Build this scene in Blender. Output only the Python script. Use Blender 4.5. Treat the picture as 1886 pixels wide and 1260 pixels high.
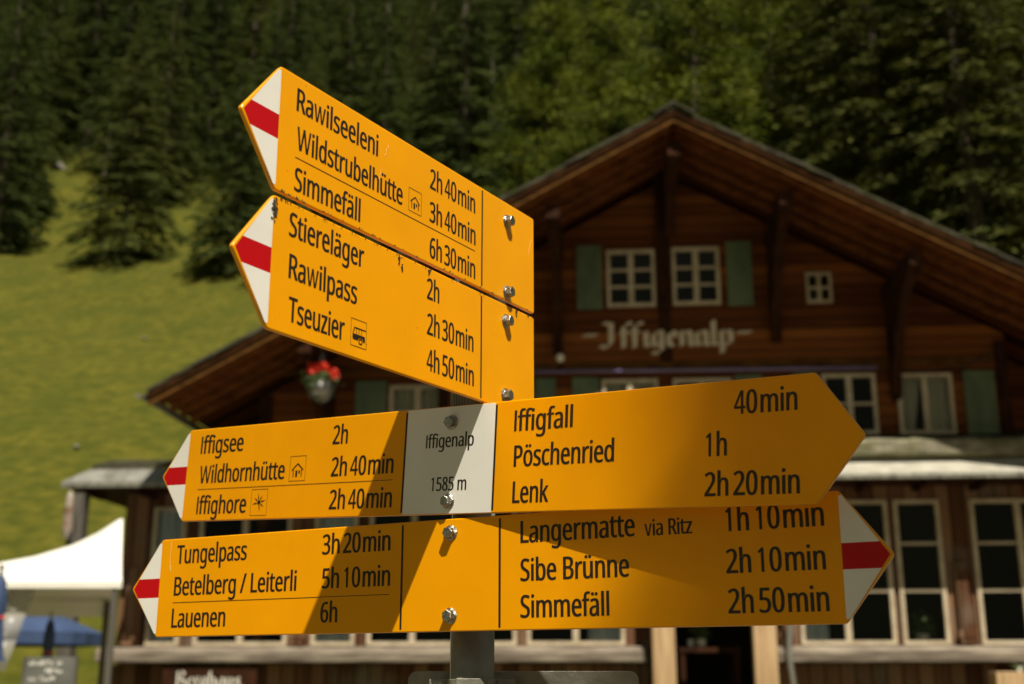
import bpy, math, random
import numpy as np
from mathutils import Vector, Matrix

for o in list(bpy.data.objects): bpy.data.objects.remove(o)
scene = bpy.context.scene
col = scene.collection
R = math.radians
random.seed(7)

# ------------------------------------------------------------------ camera
PITCH = math.atan((1240 - 630) / 2250.0)
EYE = Vector((0, 0, 1.6))
cam_data = bpy.data.cameras.new('camera')
cam_data.sensor_width = 36.0
cam_data.lens = 36.0 * 2250 / 1886
cam_data.clip_start = 0.05
cam_data.clip_end = 2000
cam_data.dof.use_dof = True
cam_data.dof.focus_distance = 1.62
cam_data.dof.aperture_fstop = 4.6
cam_data.dof.aperture_blades = 9
cam = bpy.data.objects.new('camera', cam_data)
cam.location = EYE
cam.rotation_euler = (math.pi / 2 + PITCH, 0, 0)
col.objects.link(cam)
scene.camera = cam

# ------------------------------------------------------------------ light
SUN_AZ, SUN_EL = R(19.0), R(57.5)
sun_dir = Vector((-math.sin(SUN_AZ) * math.cos(SUN_EL), math.cos(SUN_AZ) * math.cos(SUN_EL), -math.sin(SUN_EL)))
world = bpy.data.worlds.new('World')
scene.world = world
world.use_nodes = True
wn = world.node_tree
sky = wn.nodes.new('ShaderNodeTexSky')
sky.sky_type = 'NISHITA'
sky.sun_disc = False
sky.sun_elevation = SUN_EL
sky.sun_rotation = math.pi - SUN_AZ
sky.altitude = 1585
tint = wn.nodes.new('ShaderNodeMix')
tint.data_type = 'RGBA'
tint.blend_type = 'MULTIPLY'
tint.inputs[0].default_value = 1.0
tint.inputs[7].default_value = (1.0, 0.78, 0.48, 1)
wn.links.new(sky.outputs[0], tint.inputs[6])
wn.links.new(tint.outputs[2], wn.nodes['Background'].inputs[0])
wn.nodes['Background'].inputs[1].default_value = 0.085
sun_data = bpy.data.lights.new('sun', 'SUN')
sun_data.energy = 5.0
sun_data.angle = R(0.53)
sun_data.color = (1.0, 0.92, 0.76)
sun = bpy.data.objects.new('sun', sun_data)
sun.rotation_euler = sun_dir.to_track_quat('-Z', 'Y').to_euler()
sun.location = (3, -8, 14)
col.objects.link(sun)

vs = scene.view_settings
vs.view_transform = 'Standard'
vs.look = 'None'
vs.gamma = 1.0
vs.exposure = 0.41
scene.render.engine = 'CYCLES'
scene.cycles.use_denoising = True
scene.cycles.max_bounces = 8
scene.cycles.transparent_max_bounces = 12
scene.cycles.blur_glossy = 0.0

# ------------------------------------------------------------------ helpers
def tag(o, label=None, cat=None, group=None, kind=None):
    if label: o['label'] = label
    if cat: o['category'] = cat
    if group: o['group'] = group
    if kind: o['kind'] = kind
    return o

def empty(name, loc, rz=0.0):
    o = bpy.data.objects.new(name, None)
    o.empty_display_size = 0.2
    o.location = loc
    o.rotation_euler = (0, 0, rz)
    col.objects.link(o)
    return o

class MB:
    """collects shapes for one mesh"""
    def __init__(s):
        s.v = []; s.f = []; s.m = []
    def face(s, pts, mi=0):
        b = len(s.v); s.v += [tuple(p) for p in pts]
        s.f.append(tuple(range(b, b + len(pts)))); s.m.append(mi)
    def raw(s, verts, faces, mi=0):
        b = len(s.v); s.v += [tuple(p) for p in verts]
        for f in faces: s.f.append(tuple(b + i for i in f)); s.m.append(mi)
    def box(s, x0, x1, y0, y1, z0, z1, mi=0, M=None):
        vs_ = [Vector((x, y, z)) for z in (z0, z1) for y in (y0, y1) for x in (x0, x1)]
        if M is not None: vs_ = [M @ v for v in vs_]
        s.raw(vs_, [(0, 2, 3, 1), (4, 5, 7, 6), (0, 1, 5, 4), (2, 6, 7, 3), (0, 4, 6, 2), (1, 3, 7, 5)], mi)
    def prism(s, poly, fn, a, b, mi=0):
        """poly: 2d points, fn(u,v,w) -> 3d point, extruded from w=a to w=b"""
        n = len(poly)
        vs_ = [fn(u, v, a) for u, v in poly] + [fn(u, v, b) for u, v in poly]
        fs = [tuple(range(n))[::-1], tuple(range(n, 2 * n))]
        fs += [(i, (i + 1) % n, n + (i + 1) % n, n + i) for i in range(n)]
        s.raw(vs_, fs, mi)
    def tube(s, pts, rads, n=10, mi=0, cap=True):
        pts = [Vector(p) for p in pts]
        if not hasattr(rads, '__len__'): rads = [rads] * len(pts)
        vs_ = []
        for i, p in enumerate(pts):
            d = (pts[min(i + 1, len(pts) - 1)] - pts[max(i - 1, 0)]).normalized()
            a = d.orthogonal().normalized() if abs(d.z) < 0.99 else Vector((1, 0, 0))
            a = (a - d * a.dot(d)).normalized(); b = d.cross(a)
            for k in range(n):
                t = 2 * math.pi * k / n
                vs_.append(p + (a * math.cos(t) + b * math.sin(t)) * rads[i])
        fs = [(i * n + k, i * n + (k + 1) % n, (i + 1) * n + (k + 1) % n, (i + 1) * n + k)
              for i in range(len(pts) - 1) for k in range(n)]
        if cap:
            fs += [tuple(range(n))[::-1], tuple((len(pts) - 1) * n + k for k in range(n))]
        s.raw(vs_, fs, mi)
    def lathe(s, prof, c=(0, 0, 0), n=20, mi=0, M=None):
        vs_ = []
        for r, z in prof:
            for k in range(n):
                t = 2 * math.pi * k / n
                v = Vector((r * math.cos(t), r * math.sin(t), z))
                vs_.append((M @ v if M is not None else v) + Vector(c))
        fs = [(i * n + k, i * n + (k + 1) % n, (i + 1) * n + (k + 1) % n, (i + 1) * n + k)
              for i in range(len(prof) - 1) for k in range(n)]
        fs += [tuple(range(n))[::-1], tuple((len(prof) - 1) * n + k for k in range(n))]
        s.raw(vs_, fs, mi)
    def build(s, name, mats, parent=None, bevel=0.0, smooth=False, seg=2):
        me = bpy.data.meshes.new(name)
        me.from_pydata(s.v, [], s.f)
        if not isinstance(mats, (list, tuple)): mats = [mats]
        for m in mats: me.materials.append(m)
        me.polygons.foreach_set('material_index', s.m)
        if smooth: me.polygons.foreach_set('use_smooth', [True] * len(s.f))
        me.update()
        o = bpy.data.objects.new(name, me)
        col.objects.link(o)
        if parent is not None: o.parent = parent
        if bevel:
            b = o.modifiers.new('bevel', 'BEVEL'); b.width = bevel; b.segments = seg
            b.limit_method = 'ANGLE'; b.angle_limit = R(40)
        return o

# ------------------------------------------------------------------ materials
def nmat(name, c1, c2=None, scale=4.0, stretch=(1, 1, 1), rough=0.6, bump=0.0, metal=0.0, detail=6.0,
         c3=None, coat=0.0, spec=0.5, ramp=(0.35, 0.65), bscale=None, c3scale=0.6, c3ramp=(0.45, 0.7)):
    m = bpy.data.materials.new(name); m.use_nodes = True
    nt = m.node_tree; N = nt.nodes; L = nt.links
    p = N['Principled BSDF']
    p.inputs['Roughness'].default_value = rough
    p.inputs['Metallic'].default_value = metal
    p.inputs['Specular IOR Level'].default_value = spec
    if coat:
        p.inputs['Coat Weight'].default_value = coat; p.inputs['Coat Roughness'].default_value = 0.08
    if c2 is None:
        p.inputs['Base Color'].default_value = (*c1, 1)
        if not bump: return m
    tc = N.new('ShaderNodeTexCoord'); mp = N.new('ShaderNodeMapping')
    mp.inputs['Scale'].default_value = stretch
    L.new(tc.outputs['Object'], mp.inputs[0])
    nz = N.new('ShaderNodeTexNoise'); nz.inputs['Scale'].default_value = scale
    nz.inputs['Detail'].default_value = detail
    L.new(mp.outputs[0], nz.inputs[0])
    if c2 is not None:
        cr = N.new('ShaderNodeValToRGB')
        cr.color_ramp.elements[0].position = ramp[0]; cr.color_ramp.elements[1].position = ramp[1]
        cr.color_ramp.elements[0].color = (*c1, 1); cr.color_ramp.elements[1].color = (*c2, 1)
        L.new(nz.outputs[0], cr.inputs[0])
        out = cr.outputs[0]
        if c3 is not None:
            n2 = N.new('ShaderNodeTexNoise'); n2.inputs['Scale'].default_value = scale * c3scale
            n2.inputs['Detail'].default_value = 4
            L.new(mp.outputs[0], n2.inputs[0])
            r2 = N.new('ShaderNodeValToRGB')
            r2.color_ramp.elements[0].position = c3ramp[0]; r2.color_ramp.elements[1].position = c3ramp[1]
            L.new(n2.outputs[0], r2.inputs[0])
            mx = N.new('ShaderNodeMix'); mx.data_type = 'RGBA'
            L.new(r2.outputs[0], mx.inputs[0]); L.new(out, mx.inputs[6])
            mx.inputs[7].default_value = (*c3, 1)
            out = mx.outputs[2]
        L.new(out, p.inputs['Base Color'])
    if bump:
        b = N.new('ShaderNodeBump'); b.inputs['Strength'].default_value = bump
        b.inputs['Distance'].default_value = 0.02
        if bscale:
            nb = N.new('ShaderNodeTexNoise'); nb.inputs['Scale'].default_value = bscale
            L.new(mp.outputs[0], nb.inputs[0]); L.new(nb.outputs[0], b.inputs['Height'])
        else: L.new(nz.outputs[0], b.inputs['Height'])
        L.new(b.outputs[0], p.inputs['Normal'])
    return m

def plank_mat(name, c1, c2, gap, axis='Z', width=0.18, grain=(0.6, 6, 14), rough=0.75, var=0.5, c3=None):
    """boards of given width stacked along an axis (object coordinates), grain, board to board variation, dark joints"""
    m = bpy.data.materials.new(name); m.use_nodes = True
    nt = m.node_tree; N = nt.nodes; L = nt.links
    p = N['Principled BSDF']; p.inputs['Roughness'].default_value = rough
    p.inputs['Specular IOR Level'].default_value = 0.12
    tc = N.new('ShaderNodeTexCoord'); sp = N.new('ShaderNodeSeparateXYZ'); L.new(tc.outputs['Object'], sp.inputs[0])
    dv = N.new('ShaderNodeMath'); dv.operation = 'DIVIDE'; dv.inputs[1].default_value = width
    L.new(sp.outputs[axis], dv.inputs[0])
    fl = N.new('ShaderNodeMath'); fl.operation = 'FLOOR'; L.new(dv.outputs[0], fl.inputs[0])
    fr = N.new('ShaderNodeMath'); fr.operation = 'FRACT'; L.new(dv.outputs[0], fr.inputs[0])
    wn_ = N.new('ShaderNodeTexWhiteNoise'); wn_.noise_dimensions = '1D'; L.new(fl.outputs[0], wn_.inputs['W'])
    mp = N.new('ShaderNodeMapping'); mp.inputs['Scale'].default_value = grain; L.new(tc.outputs['Object'], mp.inputs[0])
    nz = N.new('ShaderNodeTexNoise'); nz.inputs['Scale'].default_value = 2.0; nz.inputs['Detail'].default_value = 7
    L.new(mp.outputs[0], nz.inputs[0])
    a = N.new('ShaderNodeMix'); a.data_type = 'FLOAT'; a.inputs[0].default_value = var
    L.new(nz.outputs[0], a.inputs[2]); L.new(wn_.outputs[0], a.inputs[3])
    cr = N.new('ShaderNodeValToRGB')
    cr.color_ramp.elements[0].position = 0.25; cr.color_ramp.elements[1].position = 0.75
    cr.color_ramp.elements[0].color = (*c1, 1); cr.color_ramp.elements[1].color = (*c2, 1)
    L.new(a.outputs[0], cr.inputs[0]); out = cr.outputs[0]
    if c3 is not None:
        n2 = N.new('ShaderNodeTexNoise'); n2.inputs['Scale'].default_value = 1.1; n2.inputs['Detail'].default_value = 5
        L.new(tc.outputs['Object'], n2.inputs[0])
        r2 = N.new('ShaderNodeValToRGB'); r2.color_ramp.elements[0].position = 0.5; r2.color_ramp.elements[1].position = 0.72
        L.new(n2.outputs[0], r2.inputs[0])
        mx = N.new('ShaderNodeMix'); mx.data_type = 'RGBA'
        L.new(r2.outputs[0], mx.inputs[0]); L.new(out, mx.inputs[6]); mx.inputs[7].default_value = (*c3, 1); out = mx.outputs[2]
    pp = N.new('ShaderNodeMath'); pp.operation = 'PINGPONG'; pp.inputs[1].default_value = 0.5; L.new(fr.outputs[0], pp.inputs[0])
    gr = N.new('ShaderNodeValToRGB'); gr.color_ramp.elements[0].position = 0.02; gr.color_ramp.elements[1].position = 0.07
    gr.color_ramp.elements[0].color = (1, 1, 1, 1); gr.color_ramp.elements[1].color = (0, 0, 0, 1)
    L.new(pp.outputs[0], gr.inputs[0])
    mg = N.new('ShaderNodeMix'); mg.data_type = 'RGBA'
    L.new(gr.outputs[0], mg.inputs[0]); L.new(out, mg.inputs[6]); mg.inputs[7].default_value = (*gap, 1)
    L.new(mg.outputs[2], p.inputs['Base Color'])
    b = N.new('ShaderNodeBump'); b.inputs['Strength'].default_value = 0.5; b.inputs['Distance'].default_value = 0.02
    ad = N.new('ShaderNodeMath'); ad.operation = 'SUBTRACT'; L.new(nz.outputs[0], ad.inputs[0]); L.new(gr.outputs[0], ad.inputs[1])
    L.new(ad.outputs[0], b.inputs['Height']); L.new(b.outputs[0], p.inputs['Normal'])
    return m

def sign_paint(name, base, dirt=(0.10, 0.045, 0.004), specks=0.0, rough=0.28):
    """enamel sign paint: faint tone drift, dirt specks, very slight unevenness"""
    m = bpy.data.materials.new(name); m.use_nodes = True
    nt = m.node_tree; N = nt.nodes; L = nt.links
    p = N['Principled BSDF']; p.inputs['Roughness'].default_value = rough; p.inputs['Specular IOR Level'].default_value = 0.3
    tc = N.new('ShaderNodeTexCoord')
    nz = N.new('ShaderNodeTexNoise'); nz.inputs['Scale'].default_value = 9; nz.inputs['Detail'].default_value = 8
    L.new(tc.outputs['Object'], nz.inputs[0])
    cr = N.new('ShaderNodeValToRGB'); cr.color_ramp.elements[0].position = 0.3; cr.color_ramp.elements[1].position = 0.7
    cr.color_ramp.elements[0].color = tuple(c * 0.94 for c in base) + (1,)
    cr.color_ramp.elements[1].color = tuple(min(1, c * 1.03) for c in base) + (1,)
    L.new(nz.outputs[0], cr.inputs[0]); out = cr.outputs[0]
    if specks:
        vo = N.new('ShaderNodeTexVoronoi'); vo.inputs['Scale'].default_value = 75
        L.new(tc.outputs['Object'], vo.inputs[0])
        # radius of a speck varies from cell to cell; most cells have none
        sp = N.new('ShaderNodeSeparateColor'); L.new(vo.outputs['Color'], sp.inputs[0])
        n2 = N.new('ShaderNodeTexNoise'); n2.inputs['Scale'].default_value = 7; L.new(tc.outputs['Object'], n2.inputs[0])
        mr = N.new('ShaderNodeMapRange'); mr.inputs[1].default_value = 0.80; mr.inputs[2].default_value = 1.0
        mr.inputs[3].default_value = 0.0; mr.inputs[4].default_value = 0.13 * specks
        L.new(sp.outputs[0], mr.inputs[0])
        mm = N.new('ShaderNodeMath'); mm.operation = 'MULTIPLY'; L.new(mr.outputs[0], mm.inputs[0]); L.new(n2.outputs[0], mm.inputs[1])
        lt = N.new('ShaderNodeMath'); lt.operation = 'LESS_THAN'; L.new(vo.outputs['Distance'], lt.inputs[0]); L.new(mm.outputs[0], lt.inputs[1])
        ml = N.new('ShaderNodeMath'); ml.operation = 'MULTIPLY'; ml.inputs[1].default_value = 0.75; L.new(lt.outputs[0], ml.inputs[0])
        mx = N.new('ShaderNodeMix'); mx.data_type = 'RGBA'; L.new(ml.outputs[0], mx.inputs[0]); L.new(out, mx.inputs[6])
        mx.inputs[7].default_value = (*dirt, 1); out = mx.outputs[2]
    L.new(out, p.inputs['Base Color'])
    nb = N.new('ShaderNodeTexNoise'); nb.inputs['Scale'].default_value = 11; nb.inputs['Detail'].default_value = 2
    L.new(tc.outputs['Object'], nb.inputs[0])
    b = N.new('ShaderNodeBump'); b.inputs['Strength'].default_value = 0.25; b.inputs['Distance'].default_value = 0.002
    L.new(nb.outputs[0], b.inputs['Height']); L.new(b.outputs[0], p.inputs['Normal'])
    return m

M = {}
M['yellow'] = sign_paint('yellow_paint', (0.86, 0.345, 0.0))
M['yellow_dusty'] = sign_paint('yellow_paint_dusty', (0.86, 0.35, 0.0), specks=1.0)
M['white_paint'] = sign_paint('white_paint', (0.80, 0.78, 0.72), dirt=(0.2, 0.17, 0.12), specks=0.6)
M['red_paint'] = sign_paint('red_paint', (0.50, 0.003, 0.008))
M['ink'] = nmat('black_lettering', (0.016, 0.009, 0.005), rough=0.45)
M['grime'] = nmat('dark_grime', (0.02, 0.015, 0.008), (0.09, 0.07, 0.045), scale=300, rough=0.95)
M['scratch'] = nmat('scratched_paint', (0.95, 0.62, 0.22), rough=0.5)
M['zinc'] = nmat('weathered_zinc', (0.16, 0.155, 0.125), (0.29, 0.28, 0.23), scale=14, rough=0.5, metal=0.35, bump=0.15, bscale=60,
                 c3=(0.07, 0.065, 0.05), c3ramp=(0.52, 0.72))
M['steel'] = nmat('bolt_steel', (0.45, 0.44, 0.40), (0.24, 0.23, 0.20), scale=300, rough=0.28, metal=1.0, bump=0.3, bscale=700)
M['cap'] = nmat('pole_cap', (0.62, 0.60, 0.55), (0.5, 0.48, 0.44), scale=20, rough=0.4)
M['log_wall'] = plank_mat('log_wall', (0.076, 0.021, 0.005), (0.26, 0.086, 0.019), (0.014, 0.006, 0.003), 'Z', 0.19, var=0.5)
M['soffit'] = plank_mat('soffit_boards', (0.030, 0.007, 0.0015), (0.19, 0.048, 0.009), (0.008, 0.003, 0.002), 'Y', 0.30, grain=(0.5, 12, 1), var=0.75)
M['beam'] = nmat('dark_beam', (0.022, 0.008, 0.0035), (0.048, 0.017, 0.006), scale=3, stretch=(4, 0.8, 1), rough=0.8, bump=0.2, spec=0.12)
M['rafter'] = nmat('rafter_wood', (0.085, 0.026, 0.006), (0.21, 0.070, 0.016), scale=3, stretch=(1, 4, 4), rough=0.8, spec=0.12)
M['verge'] = nmat('dark_verge', (0.018, 0.007, 0.0025), (0.042, 0.017, 0.005), scale=4, rough=0.9, spec=0.05)
M['mossy'] = nmat('mossy_edge', (0.11, 0.10, 0.065), (0.26, 0.235, 0.165), scale=5, stretch=(.6, 1, 2), rough=0.9, bump=0.5, c3=(0.10, 0.10, 0.03))
M['barge'] = nmat('barge_wood', (0.060, 0.025, 0.005), (0.135, 0.058, 0.012), scale=4, stretch=(1, 1, 3), rough=0.8, bump=0.2, spec=0.12)
M['old_board'] = plank_mat('weathered_board', (0.085, 0.035, 0.016), (0.24, 0.13, 0.072), (0.02, 0.01, 0.006), 'X', 0.24, grain=(9, 6, 0.5), var=0.55, c3=(0.17, 0.13, 0.095))
M['sill'] = nmat('grey_sill', (0.13, 0.105, 0.08), (0.30, 0.25, 0.19), scale=4, stretch=(0.5, 3, 6), rough=0.8, bump=0.4, c3=(0.08, 0.055, 0.04))
M['slate'] = nmat('roof_slate', (0.034, 0.031, 0.022), (0.085, 0.078, 0.055), scale=5, rough=0.95, bump=0.5, spec=0.1, c3=(0.045, 0.048, 0.02))
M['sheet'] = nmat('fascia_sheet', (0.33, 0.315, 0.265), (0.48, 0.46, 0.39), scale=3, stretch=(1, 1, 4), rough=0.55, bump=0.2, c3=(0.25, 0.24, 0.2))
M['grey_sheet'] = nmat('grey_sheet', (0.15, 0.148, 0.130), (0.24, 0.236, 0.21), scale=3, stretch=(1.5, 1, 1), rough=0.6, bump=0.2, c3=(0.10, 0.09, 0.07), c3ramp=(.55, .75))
M['frame'] = nmat('cream_frame', (0.42, 0.34, 0.23), (0.56, 0.47, 0.34), scale=6, rough=0.55)
M['shutter'] = nmat('green_shutter', (0.085, 0.118, 0.062), (0.125, 0.168, 0.090), scale=5, stretch=(1, 1, 0.4), rough=0.6)
M['letters'] = nmat('pale_letters', (0.55, 0.46, 0.33), (0.68, 0.58, 0.43), scale=9, rough=0.6)
M['porch'] = nmat('pale_post', (0.36, 0.22, 0.11), (0.55, 0.38, 0.21), scale=3, stretch=(5, 5, 0.4), rough=0.65, bump=0.2)
M['curtain'] = nmat('curtain', (0.36, 0.34, 0.26), (0.52, 0.49, 0.38), scale=4, stretch=(8, 1, 0.2), rough=0.9)
M['blue_curtain'] = nmat('blue_curtain', (0.36, 0.44, 0.48), (0.62, 0.66, 0.66), scale=4, stretch=(9, 1, 0.2), rough=0.9)
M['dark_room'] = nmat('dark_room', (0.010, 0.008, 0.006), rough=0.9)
M['tube_light'] = nmat('violet_tube', (0.14, 0.11, 0.22), (0.20, 0.17, 0.36), scale=3, rough=0.3)
M['globe'] = nmat('globe_glass', (0.75, 0.70, 0.6), rough=0.25)
M['pewter'] = nmat('pewter_pot', (0.20, 0.19, 0.17), (0.30, 0.29, 0.26), scale=12, rough=0.3, metal=0.9)
M['red_flower'] = nmat('red_petals', (0.70, 0.025, 0.01), (0.85, 0.06, 0.02), scale=30, rough=0.7)
M['white_flower'] = nmat('white_petals', (0.7, 0.68, 0.62), rough=0.7)
M['leaf'] = nmat('leaf_green', (0.05, 0.085, 0.018), (0.09, 0.14, 0.035), scale=20, rough=0.6)
M['ceramic'] = nmat('white_ceramic', (0.72, 0.69, 0.62), rough=0.25)
M['tent'] = nmat('tent_cloth', (0.80, 0.77, 0.70), (0.86, 0.83, 0.77), scale=2, rough=0.8)
M['navy'] = nmat('navy_cloth', (0.026, 0.052, 0.125), (0.042, 0.074, 0.17), scale=3, rough=0.75)
M['alu'] = nmat('grey_metal', (0.42, 0.42, 0.40), rough=0.35, metal=0.8)
M['darkpost'] = nmat('dark_grey_post', (0.055, 0.048, 0.038), (0.11, 0.098, 0.08), scale=4, stretch=(4, 4, 0.4), rough=0.7)
M['chalk'] = nmat('chalkboard', (0.090, 0.092, 0.080), (0.13, 0.13, 0.115), scale=5, rough=0.8)
M['chalk_mark'] = nmat('chalk_marks', (0.75, 0.74, 0.68), rough=0.9)
M['gravel'] = nmat('gravel', (0.15, 0.13, 0.095), (0.27, 0.24, 0.18), scale=30, rough=0.95, bump=0.6)
M['bark'] = nmat('bark', (0.055, 0.042, 0.028), (0.12, 0.095, 0.065), scale=5, stretch=(2, 2, 0.4), rough=0.9, bump=0.4)
M['deadwood'] = nmat('dead_wood', (0.10, 0.085, 0.06), (0.20, 0.17, 0.125), scale=3, stretch=(2, 2, 0.4), rough=0.9)
M['rock'] = nmat('rock', (0.13, 0.12, 0.09), (0.24, 0.22, 0.18), scale=2, rough=0.9, bump=0.6)
def leafy(name, c1, c2, scale, through=0.3):
    m = nmat(name, c1, c2, scale=scale, rough=0.8, spec=0.2, detail=8)
    nt = m.node_tree; N = nt.nodes; L = nt.links; p = N['Principled BSDF']
    tr = N.new('ShaderNodeBsdfTranslucent'); L.new(p.inputs['Base Color'].links[0].from_socket, tr.inputs[0])
    mx = N.new('ShaderNodeMixShader'); mx.inputs[0].default_value = through
    L.new(p.outputs[0], mx.inputs[1]); L.new(tr.outputs[0], mx.inputs[2]); L.new(mx.outputs[0], N['Material Output'].inputs[0])
    return m
M['needles'] = leafy('spruce_needles', (0.045, 0.068, 0.016), (0.102, 0.128, 0.028), 0.35)
M['needles_dry'] = leafy('spruce_needles_olive', (0.058, 0.076, 0.015), (0.118, 0.134, 0.028), 0.35)
M['needles_deep'] = leafy('spruce_needles_deep', (0.040, 0.050, 0.009), (0.110, 0.115, 0.020), 0.9, .22)
M['larch'] = leafy('larch_needles', (0.050, 0.078, 0.006), (0.165, 0.180, 0.014), 0.5)

def glass_mat():
    m = bpy.data.materials.new('window_glass'); m.use_nodes = True
    nt = m.node_tree; N = nt.nodes; L = nt.links
    N.remove(N['Principled BSDF'])
    g = N.new('ShaderNodeBsdfGlossy'); g.inputs['Roughness'].default_value = 0.02
    t = N.new('ShaderNodeBsdfTransparent'); t.inputs[0].default_value = (0.85, 0.87, 0.85, 1)
    lw = N.new('ShaderNodeFresnel'); lw.inputs[0].default_value = 1.4
    mx = N.new('ShaderNodeMixShader'); L.new(lw.outputs[0], mx.inputs[0]); L.new(t.outputs[0], mx.inputs[1]); L.new(g.outputs[0], mx.inputs[2])
    L.new(mx.outputs[0], N['Material Output'].inputs[0])
    return m
M['glass'] = glass_mat()
def plastic_mat():
    m = bpy.data.materials.new('clear_plastic'); m.use_nodes = True
    nt = m.node_tree; N = nt.nodes; L = nt.links
    p = N['Principled BSDF']; p.inputs['Base Color'].default_value = (0.45, 0.43, 0.38, 1); p.inputs['Roughness'].default_value = 0.3
    t = N.new('ShaderNodeBsdfTransparent')
    mx = N.new('ShaderNodeMixShader'); mx.inputs[0].default_value = 0.5
    L.new(t.outputs[0], mx.inputs[1]); L.new(p.outputs[0], mx.inputs[2]); L.new(mx.outputs[0], N['Material Output'].inputs[0])
    return m
M['plastic'] = plastic_mat()

# meadow: mown alpine grass, patches of olive, straw and darker herbs
def meadow_mat():
    m = nmat('meadow_grass', (0.050, 0.056, 0.004), (0.106, 0.096, 0.010), scale=2.0, rough=0.9, spec=0.15, detail=14, bump=0.8, bscale=16,
             c3=(0.052, 0.060, 0.005), c3scale=0.2, c3ramp=(0.42, 0.75), ramp=(0.36, 0.64))
    return m
M['meadow'] = meadow_mat()

# ------------------------------------------------------------------ terrain
def ground_z(x, y):
    z = -0.06
    if y > 17:
        t = min((y - 17) / 7.0, 1.0)
        z += 1.06 * t * t * (3 - 2 * t)
    if y > 24: z += (y - 24) * 0.53
    if y > 84: z += (y - 84) * 0.28
    if y > 22:
        k = min((y - 22) / 20.0, 1.0)
        z += k * (0.5 * math.sin(x * 0.11 + 1.3) + 0.35 * math.sin(x * 0.23 + y * 0.17) + 0.3 * math.sin(y * 0.31 + x * 0.05))
    return z

def make_terrain():
    xs = list(np.arange(-160, -40, 6.0)) + list(np.arange(-40, 44, 1.0)) + list(np.arange(44, 170, 6.0))
    ys = list(np.arange(-60, 14, 4.0)) + list(np.arange(14, 90, 1.0)) + list(np.arange(90, 230, 4.0))
    v = [(x, y, ground_z(x, y) + (random.uniform(-.05, .05) if y > 24 else 0)) for y in ys for x in xs]
    nx = len(xs)
    f = [(j * nx + i, j * nx + i + 1, (j + 1) * nx + i + 1, (j + 1) * nx + i) for j in range(len(ys) - 1) for i in range(nx - 1)]
    b = MB(); b.raw(v, f)
    return tag(b.build('terrain', M['meadow'], smooth=True), kind='structure')
make_terrain()
hb_ = MB(); ring = []
rg_ = np.random.default_rng(4)
for j, rad_ in enumerate((75, 120, 180, 250, 330, 420)):
    row_ = []
    for k in range(41):
        a = R(150 + 240 * k / 40)                     # open towards the slope in front
        zz = (-1, 14, 62, 120, 165, 215)[j] * (1 + .12 * math.sin(k * .7 + j) + .08 * rg_.normal())
        row_.append((rad_ * math.cos(a), rad_ * math.sin(a), zz if j else -1))
    ring.append(row_)
hb_.raw([p for r_ in ring for p in r_], [(j * 41 + k, j * 41 + k + 1, (j + 1) * 41 + k + 1, (j + 1) * 41 + k) for j in range(5) for k in range(40)])
tag(hb_.build('hills', nmat('far_forest', (0.018, 0.028, 0.007), (0.05, 0.062, 0.016), scale=.08, rough=.95, detail=10), smooth=True), kind='structure')
yb = MB()
yb.face([(-5.5, -40, -0.02), (40, -40, -0.02), (40, 17.2, -0.02), (-5.5, 17.2, -0.02)])
tag(yb.build('gravel_yard', M['gravel']), kind='structure')

# pixel of the photograph (1886 x 1260) -> point at forward distance Y / on the terrain
def ray(px, py):
    u = (px - 943) / 2250.0; v = (630 - py) / 2250.0
    return Vector((u, math.cos(PITCH) - math.sin(PITCH) * v, math.sin(PITCH) + math.cos(PITCH) * v))
def at(px, py, Y):
    r = ray(px, py); return EYE + r * (Y / r.y)
def on_ground(px, py, y0=22, y1=200):
    r = ray(px, py); y = y0
    while y < y1:
        p = EYE + r * (y / r.y)
        if p.z < ground_z(p.x, p.y): return p
        y += 0.25
    return p

# ------------------------------------------------------------------ chalet
HTH = R(4.3)
house = tag(empty('chalet', (2.734, 19.994, 0.0), -HTH),
            'dark brown timber mountain inn with wide gable roof and cream windows behind the signpost', 'chalet')
RIDGE, SLOPE, EAVE, OVER, DEEP = 10.32, 0.545, 8.2, 2.2, 11.0
def roof_z(x): return RIDGE - SLOPE * abs(x)

def clip(poly, a, b, c):
    out = []
    for i in range(len(poly)):
        p, q = poly[i], poly[(i + 1) % len(poly)]
        dp, dq = a * p[0] + b * p[1] + c, a * q[0] + b * q[1] + c
        if dp >= 0: out.append(p)
        if dp * dq < 0:
            t = dp / (dp - dq); out.append((p[0] + (q[0] - p[0]) * t, p[1] + (q[1] - p[1]) * t))
    return out

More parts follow.
